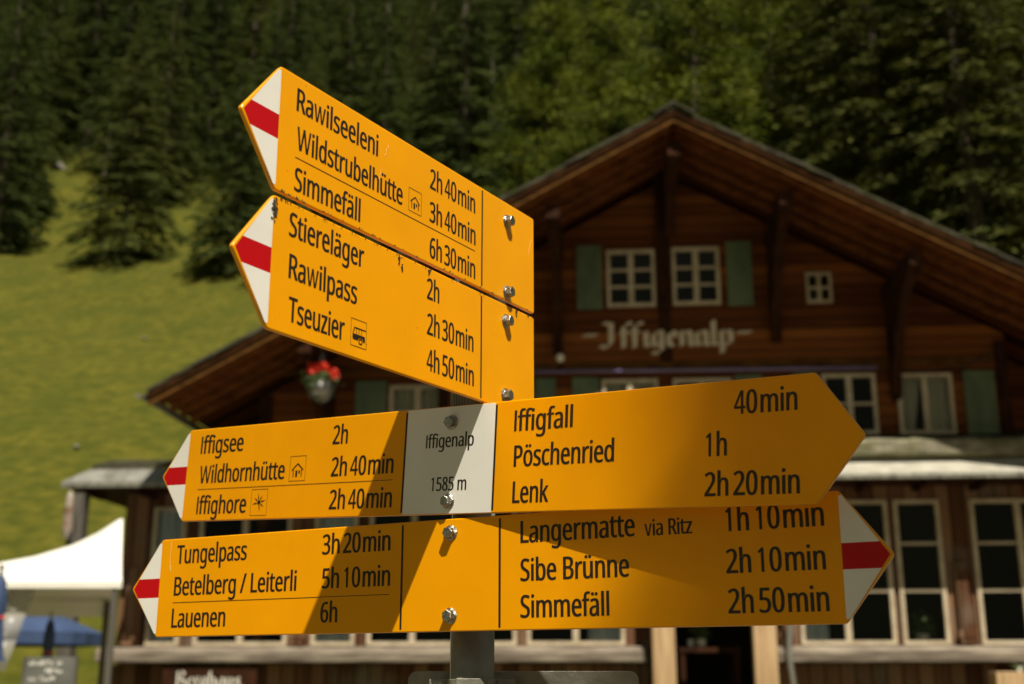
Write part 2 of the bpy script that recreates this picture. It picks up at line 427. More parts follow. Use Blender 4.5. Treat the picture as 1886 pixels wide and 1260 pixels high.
def wall_mesh(b, x0, x1, z0, z1, holes, y0, y1, roof_off=None, mi=0):
    xs = sorted({x0, x1, 0.0, *[h[0] for h in holes], *[h[1] for h in holes]}); xs = [x for x in xs if x0 <= x <= x1]
    zs = sorted({z0, z1, *[h[2] for h in holes], *[h[3] for h in holes]}); zs = [z for z in zs if z0 <= z <= z1]
    for i in range(len(xs) - 1):
        for j in range(len(zs) - 1):
            cx, cz = (xs[i] + xs[i + 1]) / 2, (zs[j] + zs[j + 1]) / 2
            if any(h[0] < cx < h[1] and h[2] < cz < h[3] for h in holes): continue
            poly = [(xs[i], zs[j]), (xs[i + 1], zs[j]), (xs[i + 1], zs[j + 1]), (xs[i], zs[j + 1])]
            if roof_off is not None:
                s = 1 if cx > 0 else -1
                poly = clip(poly, -s * SLOPE, -1, RIDGE - roof_off)
            if len(poly) < 3: continue
            b.face([(x, y0, z) for x, z in poly], mi)
            b.face([(x, y1, z) for x, z in reversed(poly)], mi)
    for h in holes:
        a, c, d, e = h[:4]
        b.face([(a, y0, d), (c, y0, d), (c, y1, d), (a, y1, d)], mi); b.face([(a, y0, e), (a, y1, e), (c, y1, e), (c, y0, e)], mi)
        b.face([(a, y0, d), (a, y1, d), (a, y1, e), (a, y0, e)], mi); b.face([(c, y0, d), (c, y0, e), (c, y1, e), (c, y1, d)], mi)

# windows: x0, x1, z0, z1, sashes, rows, curtain
WIN_TOP = [(-1.10, -0.27, 7.65, 8.68, 2, 3, None), (0.02, 0.83, 7.66, 8.70, 2, 3, None), (2.27, 2.70, 7.65, 8.19, 2, 2, None)]
WIN_MID = [(-4.83, -3.86, 5.42, 6.34, 2, 2, 'sheer'), (-1.22, -0.28, 5.40, 6.38, 2, 2, 'sheer'), (-0.03, 0.94, 5.40, 6.37, 2, 2, None),
           (2.42, 3.30, 5.38, 6.41, 2, 2, None), (3.64, 4.54, 5.37, 6.39, 2, 1, 'tied')]
WIN_LOW = [(-8.78, -8.22, 2.03, 4.30, 1, 3, 'blue'), (-7.98, -6.42, 2.03, 4.30, 2, 3, None), (-6.02, -5.30, 2.03, 4.30, 1, 3, 'blue'),
           (-5.10, -3.62, 2.03, 4.30, 2, 3, None), (-3.40, -2.66, 2.03, 4.30, 1, 3, None), (-2.50, -0.93, 2.03, 4.30, 2, 3, 'side'),
           (1.84, 3.32, 2.03, 4.30, 2, 3, 'side'), (3.42, 4.14, 2.03, 4.30, 1, 3, None), (4.62, 6.10, 2.03, 4.30, 2, 3, None)]
DOOR = (-0.50, 1.32, 0.2, 4.2)

wb = MB()
wall_mesh(wb, -7.05, 5.45, 4.95, 10.4, WIN_TOP + WIN_MID, 0.0, 0.16, roof_off=0.30)
wb.box(-7.05, -6.9, 0.165, DEEP - .4, 2.0, 6.15); wb.box(6.95, 7.1, 1.4, DEEP - .4, 0, 6.15)
wb.box(-6.9, 6.95, DEEP - .55, DEEP - .4, 0, 6.2)
wb.box(5.455, 6.95, 1.4, 1.55, 4.95, 7.2)                       # set back wall of the side gallery
wb.box(5.30, 5.449, 0.165, 1.55, 4.95, 7.0)
wb.build('wall', M['log_wall'], house)
# dark interior shells so that the windows look into rooms
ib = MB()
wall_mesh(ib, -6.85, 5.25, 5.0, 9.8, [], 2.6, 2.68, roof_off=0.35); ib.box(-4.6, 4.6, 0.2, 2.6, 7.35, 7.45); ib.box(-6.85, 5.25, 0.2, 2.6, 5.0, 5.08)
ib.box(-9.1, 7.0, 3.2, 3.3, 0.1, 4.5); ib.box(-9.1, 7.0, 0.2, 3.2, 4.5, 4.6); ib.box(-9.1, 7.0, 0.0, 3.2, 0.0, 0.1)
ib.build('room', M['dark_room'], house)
gb = MB()
wall_mesh(gb, -9.28, 7.1, 2.0, 4.90, [w[:4] for w in WIN_LOW] + [(DOOR[0], DOOR[1], 2.0, 4.2)], 0.0, 0.14)
gb.box(-9.28, -9.14, 0.145, 5.0, 0, 4.6)
gb.build('ground_floor_wall', M['old_board'], house)
bb = MB()
bb.box(-9.34, DOOR[0] - .06, -0.06, 0.10, 0, 1.74); bb.box(DOOR[1] + .06, 7.15, -0.06, 0.10, 0, 1.74)
bb.build('plank_skirting', M['old_board'], house)
sb = MB()
for x0, x1 in ((-9.5, DOOR[0] - .08), (DOOR[1] + .1, 7.3)):
    sb.prism([(-0.30, 1.76), (-0.30, 1.93), (-0.22, 2.0), (-.002, 2.02), (-.002, 1.76)], lambda u, v, w: (w, u, v), x0, x1)
sb.build('window_ledge', M['sill'], house, bevel=0.03)
for xa in (-9.05, -6.22, -3.51, 1.6, 4.38):
    pl = MB(); pl.box(xa - .09, xa + .09, -0.12, -.003, 2.03, 3.3); pl.box(xa - .13, xa + .13, -0.17, -.003, 2.12, 2.24); pl.box(xa - .11, xa + .11, -.2, -.125, 2.03, 2.10)
    pl.build('pilaster', M['old_board'], house, bevel=0.01)

def window(x0, x1, z0, z1, n, rows, curt):
    b = MB(); ya, yb_ = -0.045, 0.03
    small = z1 - z0 < 0.8
    c = 0.045 if small else 0.062
    b.box(x0, x1, ya, yb_, z1 - c, z1); b.box(x0, x1, ya - .012, yb_, z0, z0 + c)
    b.box(x0, x0 + c, ya - .004, yb_ - .002, z0 + c, z1 - c); b.box(x1 - c, x1, ya - .004, yb_ - .002, z0 + c, z1 - c)
    w = (x1 - x0 - 2 * c) / n
    zr = [z0 + c + (z1 - z0 - 2 * c) * k / rows for k in range(1, rows)]
    if z0 < 3: zr = [2.86, 3.60]
    for i in range(1, n):
        xm = x0 + c + w * i; g = 0.03 if small else 0.048
        b.box(xm - g, xm + g, ya - .008, yb_ - .004, z0 + c, z1 - c)
    for i in range(n):
        a, d = x0 + c + w * i, x0 + c + w * (i + 1)
        if n > 1:
            g = 0.031 if small else 0.049
            a += g if i else 0; d -= g if i < n - 1 else 0
        for z in zr: b.box(a, d, ya + .012, yb_ - .008, z - .02, z + .02)
    f = b.build('window', M['frame'], house)
    p = MB(); p.face([(x0 + .02, .014, z0 + .02), (x1 - .02, .014, z0 + .02), (x1 - .02, .014, z1 - .02), (x0 + .02, .014, z1 - .02)])
    p.build('pane', M['glass'], f)
    if curt:
        k = MB(); segs = []
        X0, X1 = x0 + .03, x1 - .03
        def cloth(a, e, top, bot, tie=0):
            m_ = 26
            for i in range(m_):
                def col_(t):
                    out = []
                    for q in range(7):
                        s = q / 6; z = top + (bot - top) * s
                        sq = 1 - tie * s * (0.75 if s < .9 else .7)
                        xa = a + (e - a) * t * sq if tie >= 0 else e - (e - a) * (1 - t) * (1 + tie * s * .7)
                        out.append((xa, 0.075 + 0.018 * math.sin(t * 26) + .006 * math.sin(t * 61), z))
                    return out
                A, B_ = col_(i / m_), col_((i + 1) / m_)
                for q in range(6): k.face([A[q], B_[q], B_[q + 1], A[q + 1]])
        if curt == 'sheer':
            cloth(X0, X1, z1 - .03, z0 + .03)
        elif curt == 'tied':
            cloth(X0, X0 + (X1 - X0) * .47, z1 - .03, z0 + .03, 0.6); cloth(X0 + (X1 - X0) * .53, X1, z1 - .03, z0 + .03, 0.0)
        elif curt == 'blue':
            cloth(X0, X1, z1 - .03, z0 + .04)
        elif curt == 'side':
            cloth(X0 if x0 > 0 else X1 - .55, X0 + .42 if x0 > 0 else X1, z1 - .03, z0 + .04)
        k.build('curtain', M['blue_curtain'] if curt in ('blue', 'side') else M['curtain'], f, smooth=True)
    return f
for w in WIN_TOP + WIN_MID + WIN_LOW: window(*w)

def shutter(x0, x1, z0, z1):
    b = MB()
    n = 4; w = (x1 - x0) / n
    for i in range(n): b.box(x0 + w * i + .002, x0 + w * (i + 1) - .002, -0.05, -0.012, z0, z1)
    for z in (z0 + .16, z1 - .24): b.box(x0 + .02, x1 - .02, -0.068, -0.051, z, z + .09)
    b.build('shutter', M['shutter'], house)
for s in ((-1.62, -1.18, 7.62, 8.77), (0.95, 1.38, 7.63, 8.78), (-5.42, -4.88, 5.40, 6.42), (-2.34, -2.0, 5.35, 6.42), (-1.72, -1.27, 5.35, 6.42),
          (1.0, 1.45, 5.35, 6.42), (1.95, 2.36, 5.35, 6.44), (4.72, 5.22, 5.36, 6.42)): shutter(*s)

# gable timbers
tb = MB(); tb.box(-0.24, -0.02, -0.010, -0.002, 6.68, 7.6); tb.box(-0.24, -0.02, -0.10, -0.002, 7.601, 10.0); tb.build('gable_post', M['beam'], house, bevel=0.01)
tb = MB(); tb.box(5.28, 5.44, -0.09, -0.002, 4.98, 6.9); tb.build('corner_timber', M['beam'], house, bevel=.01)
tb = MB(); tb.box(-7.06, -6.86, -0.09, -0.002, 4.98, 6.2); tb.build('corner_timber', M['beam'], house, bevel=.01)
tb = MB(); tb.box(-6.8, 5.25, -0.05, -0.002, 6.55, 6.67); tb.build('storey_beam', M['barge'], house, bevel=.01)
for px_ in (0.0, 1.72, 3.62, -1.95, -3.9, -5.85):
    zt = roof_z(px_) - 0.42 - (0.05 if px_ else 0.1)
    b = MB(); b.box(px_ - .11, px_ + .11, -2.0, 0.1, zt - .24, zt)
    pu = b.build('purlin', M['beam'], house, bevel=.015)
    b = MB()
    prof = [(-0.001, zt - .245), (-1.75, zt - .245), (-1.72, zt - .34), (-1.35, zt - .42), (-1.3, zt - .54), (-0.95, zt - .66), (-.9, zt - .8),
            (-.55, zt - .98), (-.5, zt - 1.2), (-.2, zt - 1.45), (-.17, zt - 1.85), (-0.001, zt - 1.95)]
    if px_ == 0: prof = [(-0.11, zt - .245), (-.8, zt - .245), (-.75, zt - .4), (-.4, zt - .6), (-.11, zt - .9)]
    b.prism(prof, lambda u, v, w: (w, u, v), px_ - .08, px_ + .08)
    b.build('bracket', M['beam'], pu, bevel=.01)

# roof: slate covering, soffit boarding with rafters, barge boards, ridge cap, gutters
def slope_pt(s, t, y, dz):                     # t metres of x outwards
    return (s * t, y, RIDGE - SLOPE * t + dz)
rb = MB()
for s in (-1, 1):
    n = 24
    for i in range(n):                         # overlapping courses, each a slab of its own step
        t0, t1 = EAVE * i / n - (0.0 if i == 0 else .03), EAVE * (i + 1) / n + .02
        pts = [slope_pt(s, t0, 0, 0)[::2], slope_pt(s, t1, 0, 0)[::2], slope_pt(s, t1, 0, -.045)[::2], slope_pt(s, t0, 0, -.07)[::2]]
        jit = random.uniform(-.03, .03)
        lift = 0.004 * (i % 2)
        rb.prism([(p[0], p[1] + lift) for p in pts], lambda u, v, w: (u, w, v), -OVER - .06 + jit, DEEP)
roof = rb.build('roof', M['slate'], house)
rc = MB(); rc.prism([(-.32, RIDGE - .14), (0, RIDGE + .05), (.32, RIDGE - .14), (.30, RIDGE - .17), (0, RIDGE + .012), (-.30, RIDGE - .17)],
                    lambda u, v, w: (u, w, v), -OVER - .1, DEEP + .05)
rc.build('ridge_cap', M['slate'], roof)
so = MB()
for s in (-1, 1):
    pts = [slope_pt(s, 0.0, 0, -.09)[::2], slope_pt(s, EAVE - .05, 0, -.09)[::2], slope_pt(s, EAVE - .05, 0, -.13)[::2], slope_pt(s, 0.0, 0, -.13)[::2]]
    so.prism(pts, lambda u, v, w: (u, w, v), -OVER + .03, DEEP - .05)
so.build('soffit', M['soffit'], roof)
ra = MB()
for s in (-1, 1):
    for y in (-1.95, -1.45, -.95, -.45):
        pts = [slope_pt(s, 0.06, 0, -.133)[::2], slope_pt(s, EAVE - .1, 0, -.133)[::2], slope_pt(s, EAVE - .1, 0, -.26)[::2], slope_pt(s, 0.06, 0, -.26)[::2]]
        ra.prism(pts, lambda u, v, w: (u, w, v), y - .06, y + .06)
tag(ra.build('rafters', M['rafter'], roof), label='row of brown rafters under the overhanging gable')
for s in (-1, 1):
    b = MB()
    pts = [slope_pt(s, 0.002, 0, -.075)[::2], slope_pt(s, EAVE, 0, -.075)[::2], slope_pt(s, EAVE, 0, -.28)[::2], slope_pt(s, 0.002, 0, -.28)[::2]]
    b.prism(pts, lambda u, v, w: (u, w, v), -OVER - .012, -OVER + .025)
    b.build('barge_board', M['barge'], roof, bevel=.008)
    b = MB()
    pts = [slope_pt(s, 0.002, 0, -.072)[::2], slope_pt(s, EAVE, 0, -.072)[::2], slope_pt(s, EAVE, 0, -.185)[::2], slope_pt(s, 0.002, 0, -.185)[::2]]
    b.prism(pts, lambda u, v, w: (u, w, v), -OVER - .045, -OVER - .014)
    b.build('verge_board', M['verge'], roof, bevel=.006)
    g = MB()
    z_ = roof_z(EAVE) - .09; x_ = s * (EAVE + .09)
    arc = [(math.cos(a), math.sin(a)) for a in [math.pi + math.pi * k / 8 for k in range(9)]]
    g.prism([(x_ + .085 * a, z_ + .085 * c) for a, c in arc] + [(x_ + .075 * a, z_ + .075 * c) for a, c in reversed(arc)],
            lambda u, v, w: (u, w, v), -OVER - .12, DEEP)
    g.build('gutter', M['zinc'], roof)

# pent roof over the ground floor
pb = MB()
PX0, PX1, PY0 = -10.02, 7.6, -0.97
for k in range(3):                             # left: thin covering, right: heavy slabs with a rounded mossy edge
    ya, yb_ = PY0 + .30 + .245 * k, PY0 + .30 + .245 * (k + 1) + .03
    za = 4.87 + .075 * k
    pb.prism([(ya, za), (ya, za + .05), (yb_, za + .115), (yb_, za + .07)], lambda u, v, w: (w, u, v), PX0 + .36 - .03 * (k % 2), -1.9)
    za = 5.02 + .11 * k
    pb.prism([(ya, za), (ya, za + .06), (yb_, za + .19), (yb_, za + .13)], lambda u, v, w: (w, u, v), -1.88, PX1)
pent = pb.build('pent_roof', M['slate'], house)
pc = MB()
xs_ = np.linspace(-1.88, PX1, 46)
for i in range(45):
    h0 = 0.02 * random.random(); z_ = 5.16 + .012 * math.sin(i * 1.7) + h0
    pc.prism([(PY0 + .24, 4.87), (PY0 + .17, 4.92), (PY0 + .18, z_ - .05), (PY0 + .22, z_), (PY0 + .30, z_ + .02), (PY0 + .36, z_), (PY0 + .36, 4.89)], lambda u, v, w: (w, u, v), xs_[i], xs_[i + 1] - .006)
pc.build('edge_stones', M['mossy'], pent)
fb = MB()
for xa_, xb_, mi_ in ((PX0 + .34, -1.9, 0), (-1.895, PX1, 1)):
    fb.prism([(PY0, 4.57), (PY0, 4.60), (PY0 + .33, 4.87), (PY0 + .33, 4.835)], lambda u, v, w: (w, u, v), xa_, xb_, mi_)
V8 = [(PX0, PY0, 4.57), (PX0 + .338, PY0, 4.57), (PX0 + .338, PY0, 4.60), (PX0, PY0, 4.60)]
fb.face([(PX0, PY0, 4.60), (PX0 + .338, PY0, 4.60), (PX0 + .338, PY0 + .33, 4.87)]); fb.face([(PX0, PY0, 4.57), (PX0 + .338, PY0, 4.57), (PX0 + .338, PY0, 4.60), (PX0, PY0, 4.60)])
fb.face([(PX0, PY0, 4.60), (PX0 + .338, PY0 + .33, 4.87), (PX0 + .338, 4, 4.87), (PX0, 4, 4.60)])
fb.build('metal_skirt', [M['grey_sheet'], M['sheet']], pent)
fb = MB(); fb.box(PX0 + .01, PX1, PY0 - .03, PY0 - .003, 4.50, 4.585); fb.build('gutter', M['zinc'], pent, bevel=.01)
fb = MB(); fb.box(PX0 + .03, PX1, PY0 + .01, -.005, 4.53, 4.56); fb.box(PX0 + .03, -9.3, 0.0, 4.0, 4.53, 4.56)
for x in np.arange(-9.7, 7.4, 0.9): fb.box(x - .05, x + .05, PY0 + .02, -.01, 4.43, 4.528)
fb.build('pent_soffit', M['beam'], pent)
cp = MB(); cp.box(-9.86, -9.62, -.95, -.72, 0, 4.45); cp.build('corner_post', M['darkpost'], house, bevel=.01)
for xp in (-0.35, 1.20):
    b = MB(); b.box(xp - .18, xp + .18, -0.62, -0.38, -.05, 4.5); b.build('porch_post', M['porch'], house, bevel=.03)
b = MB(); b.tube([(1.62, -.34, 4.5), (1.62, -.34, 2.3), (1.58, -.36, 1.9), (1.75, -.40, 0.1)], .05, 12); b.build('downpipe', M['alu'], house, smooth=True)

# light tube and globe lamp
b = MB(); b.tube([(-2.5, -.14, 6.51), (0, -.15, 6.49), (3.32, -.14, 6.48)], .028, 8); lt = b.build('light_tube', M['tube_light'], house, smooth=True)
b = MB(); b.tube([(3.33, -.1, 6.48), (4.2, -.08, 6.43), (4.8, -.08, 6.5), (5.3, -.08, 6.75)], .012, 6); b.build('cable', M['ink'], lt)
b = MB(); b.lathe([(.001, -.075), (.05, -.058), (.075, 0), (.05, .058), (.001, .075)], (-1.91, -.24, 6.72), 14); gl = b.build('globe_lamp', M['globe'], house, smooth=True)
b = MB(); b.box(-1.95, -1.87, -.06, -.001, 6.52, 6.62); b.tube([(-1.91, -.05, 6.57), (-1.91, -.22, 6.58), (-1.91, -.24, 6.64)], .014, 6); b.build('lamp_bracket', M['beam'], gl)

# blackletter strokes: broad nib swept along short polylines
FRAK = {
 'I': (0.95, [[(.02, 1.42), (.2, 1.62), (.55, 1.5), (.78, 1.62)], [(.52, 1.5), (.52, .3), (.3, -.02), (.02, .12)], [(.1, 1.2), (.3, 1.28)]]),
 'f': (0.52, [[(.16, -.02), (.16, 1.35), (.36, 1.6), (.52, 1.48)], [(.0, .95), (.42, .95)]]),
 'i': (0.40, [[(.04, .92), (.16, .98), (.16, .14), (.32, .04)], [(.12, 1.28), (.24, 1.38)]]),
 'g': (0.72, [[(.5, .95), (.28, .98), (.12, .8), (.12, .2), (.3, .04), (.48, .16)], [(.5, 1.0), (.5, -.25), (.3, -.46), (.06, -.34)]]),
 'e': (0.58, [[(.46, .14), (.3, .02), (.12, .18), (.12, .82), (.3, .98), (.44, .8), (.40, .6), (.16, .48)]]),
 'n': (0.74, [[(.02, .92), (.14, .98), (.14, .04)], [(.16, .82), (.38, .98), (.54, .84), (.54, .14), (.7, .04)]]),
 'a': (0.74, [[(.16, .92), (.1, .7), (.12, .2), (.26, .04), (.46, .16)], [(.14, .92), (.38, .98), (.52, .84), (.52, .14), (.68, .04)]]),
 'l': (0.38, [[(.14, 1.62), (.14, .14), (.30, .04)]]),
 'p': (0.74, [[(.02, .92), (.14, .98), (.14, -.48)], [(.16, .84), (.4, .98), (.56, .82), (.56, .2), (.4, .02), (.16, .12)]]),
 'B': (1.0, [[(.02, 1.3), (.2, 1.6), (.2, .1)], [(.2, 1.5), (.55, 1.62), (.75, 1.35), (.45, .9), (.78, .62), (.72, .18), (.4, -.02), (.05, .12)]]),
 'r': (0.52, [[(.02, .92), (.14, .98), (.14, .04)], [(.18, .84), (.34, 1.0), (.48, .9)]]),
 'h': (0.74, [[(.14, 1.6), (.14, .04)], [(.16, .82), (.38, .98), (.54, .84), (.52, .1), (.36, -.3)]]),
 'u': (0.74, [[(.02, .92), (.14, .98), (.14, .2), (.3, .04), (.5, .16)], [(.54, .98), (.54, .14), (.7, .04)]]),
 's': (0.56, [[(.46, .86), (.3, .98), (.12, .82), (.4, .46), (.44, .2), (.26, .02), (.06, .14)]]),
 '-': (0.9, [[(.14, .82), (.74, .82)]]),
 ' ': (0.35, []),
}
def blackletter(b, text, x0, x1, zb, xh, y, thick=0.015, nib=0.2, mi=0):
    tot = sum(FRAK[c][0] for c in text); sx = (x1 - x0) / tot
    cx = 0; q = 0
    nx, nz = nib * 0.5 * math.cos(R(35)), nib * 0.5 * math.sin(R(35))
    for c in text:
        w, strokes = FRAK[c]
        for st in strokes:
            for (a, d) in zip(st[:-1], st[1:]):
                hull = [(a[0] - nx, a[1] - nz), (a[0] + nx, a[1] + nz), (d[0] + nx, d[1] + nz), (d[0] - nx, d[1] - nz)]
                if abs((d[0] - a[0]) * nz - (d[1] - a[1]) * nx) < .015: continue
                q += 1
                b.prism([(x0 + (cx + u) * sx, zb + v * xh) for u, v in hull], lambda u, v, w_: (u, w_, v), y - thick - .0007 * (q % 9), y, mi)
        cx += w
b = MB(); blackletter(b, '-Iffigenalp-', -1.56, 1.36, 6.94, 0.27, -0.012, nib=.30)
tag(b.build('inn_lettering', M['letters'], house), label='pale blackletter inn name across the dark gable')

def hpt(x, y, z): return house.matrix_basis @ Vector((x, y, z)) if False else Vector((2.734 + x * math.cos(HTH) + y * math.sin(HTH), 19.994 - x * math.sin(HTH) + y * math.cos(HTH), z))

# ---- loose things on and by the house
sg = tag(empty('inn_board', hpt(-7.6, -.2, 1.0), -HTH), 'brown wooden board with white blackletter fixed below the window ledge', 'sign')
b = MB(); b.box(-.78, .78, -.03, .02, .1, .68); b.build('board', M['beam'], sg, bevel=.01)
b = MB(); blackletter(b, 'Berghaus', -.55, .52, .38, .155, -.031, thick=.006); b.build('lettering', M['ceramic'], sg)

def flower_bits(b, c, n, rx, rz, size, mi=0, rnd=random):
    for _ in range(n):
        p = Vector(c) + Vector((rnd.gauss(0, rx), rnd.gauss(0, rx), rnd.gauss(0, rz)))
        d = Vector((rnd.uniform(-1, 1), rnd.uniform(-1, 1), rnd.uniform(-.3, 1))).normalized(); e = d.orthogonal().normalized(); s = size * rnd.uniform(.6, 1.3)
        f = d.cross(e)
        b.face([p - e * s * .5, p + f * s * .6, p + e * s * .5, p - f * s * .6 + d * s * .2], mi)

hb = tag(empty('hanging_basket', hpt(-5.65, -1.6, 5.78)), 'pewter pot of red geraniums hanging under the eave', 'flower basket'); hb.scale = (.82, .82, .9)
b = MB(); b.lathe([(.03, -.08), (.12, -.06), (.22, .02), (.265, .13), (.25, .22), (.225, .26), (.24, .28), (.21, .29), (.2, .2)], (0, 0, 0), 24); b.build('pot', M['pewter'], hb, smooth=True)
b = MB(); flower_bits(b, (0, 0, .33), 420, .12, .05, .075)
for k in range(9):
    a = k * .7; flower_bits(b, (.25 * math.cos(a), .25 * math.sin(a), .25 - .04 * (k % 3)), 6, .025, .03, .05)
b.build('foliage', M['leaf'], hb)
b = MB()
for c in ((-.17, -.10, .50), (.04, -.12, .53), (.21, -.08, .41), (-.08, .06, .52), (.12, .05, .50)): flower_bits(b, c, 170, .045, .04, .06)
b.build('blossoms', M['red_flower'], hb)
b = MB()
for a in range(3):
    t = a * 2.094; b.tube([(.23 * math.cos(t), .23 * math.sin(t), .27), (0, 0, .8)], .006, 5)
b.tube([(0, 0, .8), (0, 0, 1.12)], .007, 5); b.build('chain', M['alu'], hb)

ho = tag(empty('wooden_hanging', hpt(-9.78, -1.12, 3.72)), 'weathered carved wood piece hanging from the pent roof corner', 'ornament')
b = MB(); b.lathe([(.02, 0), (.06, .01), (.075, .08), (.07, .45), (.055, .62), (.03, .70), (.01, .72)], (0, 0, 0), 14); b.lathe([(.03, -.06), (.05, -.03), (.03, -.003)], (0, 0, 0), 10); b.build('body', nmat('weathered_piece', (.16, .085, .05), (.42, .38, .32), scale=3, stretch=(1, 1, 1.2), rough=.85), ho)
b = MB(); b.tube([(0, 0, .721), (0, 0, .9)], .008, 6); b.build('cord', M['ink'], ho)

def pot_plant(loc, label, s=1.0, white=False):
    t = tag(empty('potted_plant', loc), label, 'potted plant')
    b = MB(); b.lathe([(.04 * s, 0), (.075 * s, .01), (.085 * s, .1 * s), (.09 * s, .15 * s), (.08 * s, .15 * s), (.07 * s, .12 * s)], (0, 0, 0), 18); b.build('pot', M['ceramic'], t, smooth=True)
    b = MB(); flower_bits(b, (0, 0, .27 * s), 160, .07 * s, .07 * s, .06 * s)
    for k in range(6):
        a = k * 1.05; b.tube([(0, 0, .12 * s), (.1 * s * math.cos(a), .1 * s * math.sin(a), .3 * s)], .004, 4)
    b.build('foliage', M['leaf'], t)
    if white:
        b = MB(); flower_bits(b, (.05 * s, -.03, .36 * s), 12, .03, .03, .04); b.build('blossoms', M['white_flower'], t)
    return t
pot_plant(hpt(3.78, .24, 2.03), 'white pot with leafy green plant behind the narrow window of the veranda', 1.15, True)
b = MB(); b.box(3.45, 4.1, .15, .4, 1.98, 2.028); b.build('inner_sill', M['frame'], house)
tb_ = tag(empty('table', hpt(.42, .75, .1)), 'dark wooden table standing in the doorway of the inn', 'table')
b = MB(); b.box(-.5, .5, -.3, .3, 1.82, 1.9); b.build('tabletop', M['beam'], tb_, bevel=.01)
for sx in (-1, 1):
    for sy in (-1, 1):
        b = MB(); b.box(sx * .44 - .04, sx * .44 + .04, sy * .24 - .04, sy * .24 + .04, 0, 1.819); b.build('leg', M['beam'], tb_)
pot_plant(hpt(.32, .62, 2.001), 'white bowl with small green plant on the table in the doorway', .95)
mg = tag(empty('cup', hpt(.14, .6, 2.001)), 'small white cup beside the plant on the doorway table', 'cup')
b = MB(); b.lathe([(.03, 0), (.045, .005), (.05, .1), (.053, .13), (.048, .13), (.044, .02)], (0, 0, 0), 16); b.build('body', M['ceramic'], mg, smooth=True)
b = MB(); b.tube([(.05, 0, .11), (.085, 0, .09), (.085, 0, .05), (.05, 0, .03)], .008, 6); b.build('handle', M['ceramic'], mg)
bx = tag(empty('planter_box', hpt(4.95, -.75, 0)), 'pale wooden planter with a white blossom before the veranda', 'planter')
b = MB(); b.box(-.45, .8, -.15, .15, 0, 1.62); b.build('box', M['porch'], bx, bevel=.01)
b = MB(); flower_bits(b, (.1, 0, 1.68), 60, .12, .04, .05); b.build('foliage', M['leaf'], bx)
b = MB(); flower_bits(b, (.12, -.08, 1.68), 50, .07, .035, .05); b.build('blossoms', M['white_flower'], bx)

# ------------------------------------------------------------------ tent, parasols, chalkboard
tent = tag(empty('party_tent', (-6.2, 14.5, 0)), 'bright white party tent with sweeping peak beside the inn', 'tent')
TX = -6.2
top = [(-9.2, 2.62), (-8.2, 2.66), (-7.2, 2.72), (-6.6, 2.77), (-6.01, 2.84), (-5.6, 2.915), (-5.16, 3.05), (-4.88, 3.19), (-4.66, 3.34), (-4.60, 3.36)]
b = MB()
rows_ = []
for i, (x, z) in enumerate(top):
    fx = -8.6 + (x + 9.2) / 4.6 * 4.52
    F = Vector((fx, 13.0, 2.51)); T = Vector((x, 14.5, z)); K = Vector((fx - .1 - .95 * max(0, (x + 9.2) / 4.6), 16.0, 2.5))
    r = []
    for t in np.linspace(0, 1, 7):
        p = F.lerp(T, t); p.z -= 0.10 * math.sin(math.pi * t) * (z - 2.5); r.append(p)
    for t in np.linspace(0, 1, 7)[1:]:
        p = T.lerp(K, t); p.z -= 0.10 * math.sin(math.pi * t) * (z - 2.5); r.append(p)
    rows_.append([p - Vector((TX, 14.5, 0)) for p in r])
n = len(rows_[0])
vv = [p for r in rows_ for p in r]
b.raw(vv, [(i * n + j, i * n + j + 1, (i + 1) * n + j + 1, (i + 1) * n + j) for i in range(len(rows_) - 1) for j in range(n - 1)])
tc_ = b.build('canopy', M['tent'], tent, smooth=True)
so_ = tc_.modifiers.new('thick', 'SOLIDIFY'); so_.thickness = 0.01
b = MB()
b.box(-8.6 - TX, -4.08 - TX, -1.505, -1.495, 2.46, 2.505)
b.build('valance', M['tent'], tent)
b = MB(); b.box(-8.7 - TX, -5.13 - TX, 1.495, 1.505, 2.3, 2.495)
b.build('valance', M['tent'], tent)
for x, y in ((-4.16, -1.46), (-5.18, 1.46), (-8.5, -1.46), (-8.6, 1.46)):
    b = MB(); b.box(x - TX - .03, x - TX + .03, y - .03, y + .03, 0, 2.49); b.build('leg', M['darkpost'], tent, bevel=.005)
b = MB()
P = [at(18, 1082, 13.1), at(66, 1082, 13.1), at(48, 1130, 13.15), at(30, 1180, 13.12), at(10, 1235, 13.1), at(-30, 1235, 13.1), at(-20, 1180, 13.05), at(2, 1130, 13.08)]
P = [p - Vector((TX, 14.5, 0)) for p in P]
b.face([P[0], P[1], P[2], P[7]]); b.face([P[7], P[2], P[3], P[6]]); b.face([P[6], P[3], P[4], P[5]])
k = b.build('side_curtain', M['plastic'], tent, smooth=True); k.modifiers.new('thick', 'SOLIDIFY').thickness = .004

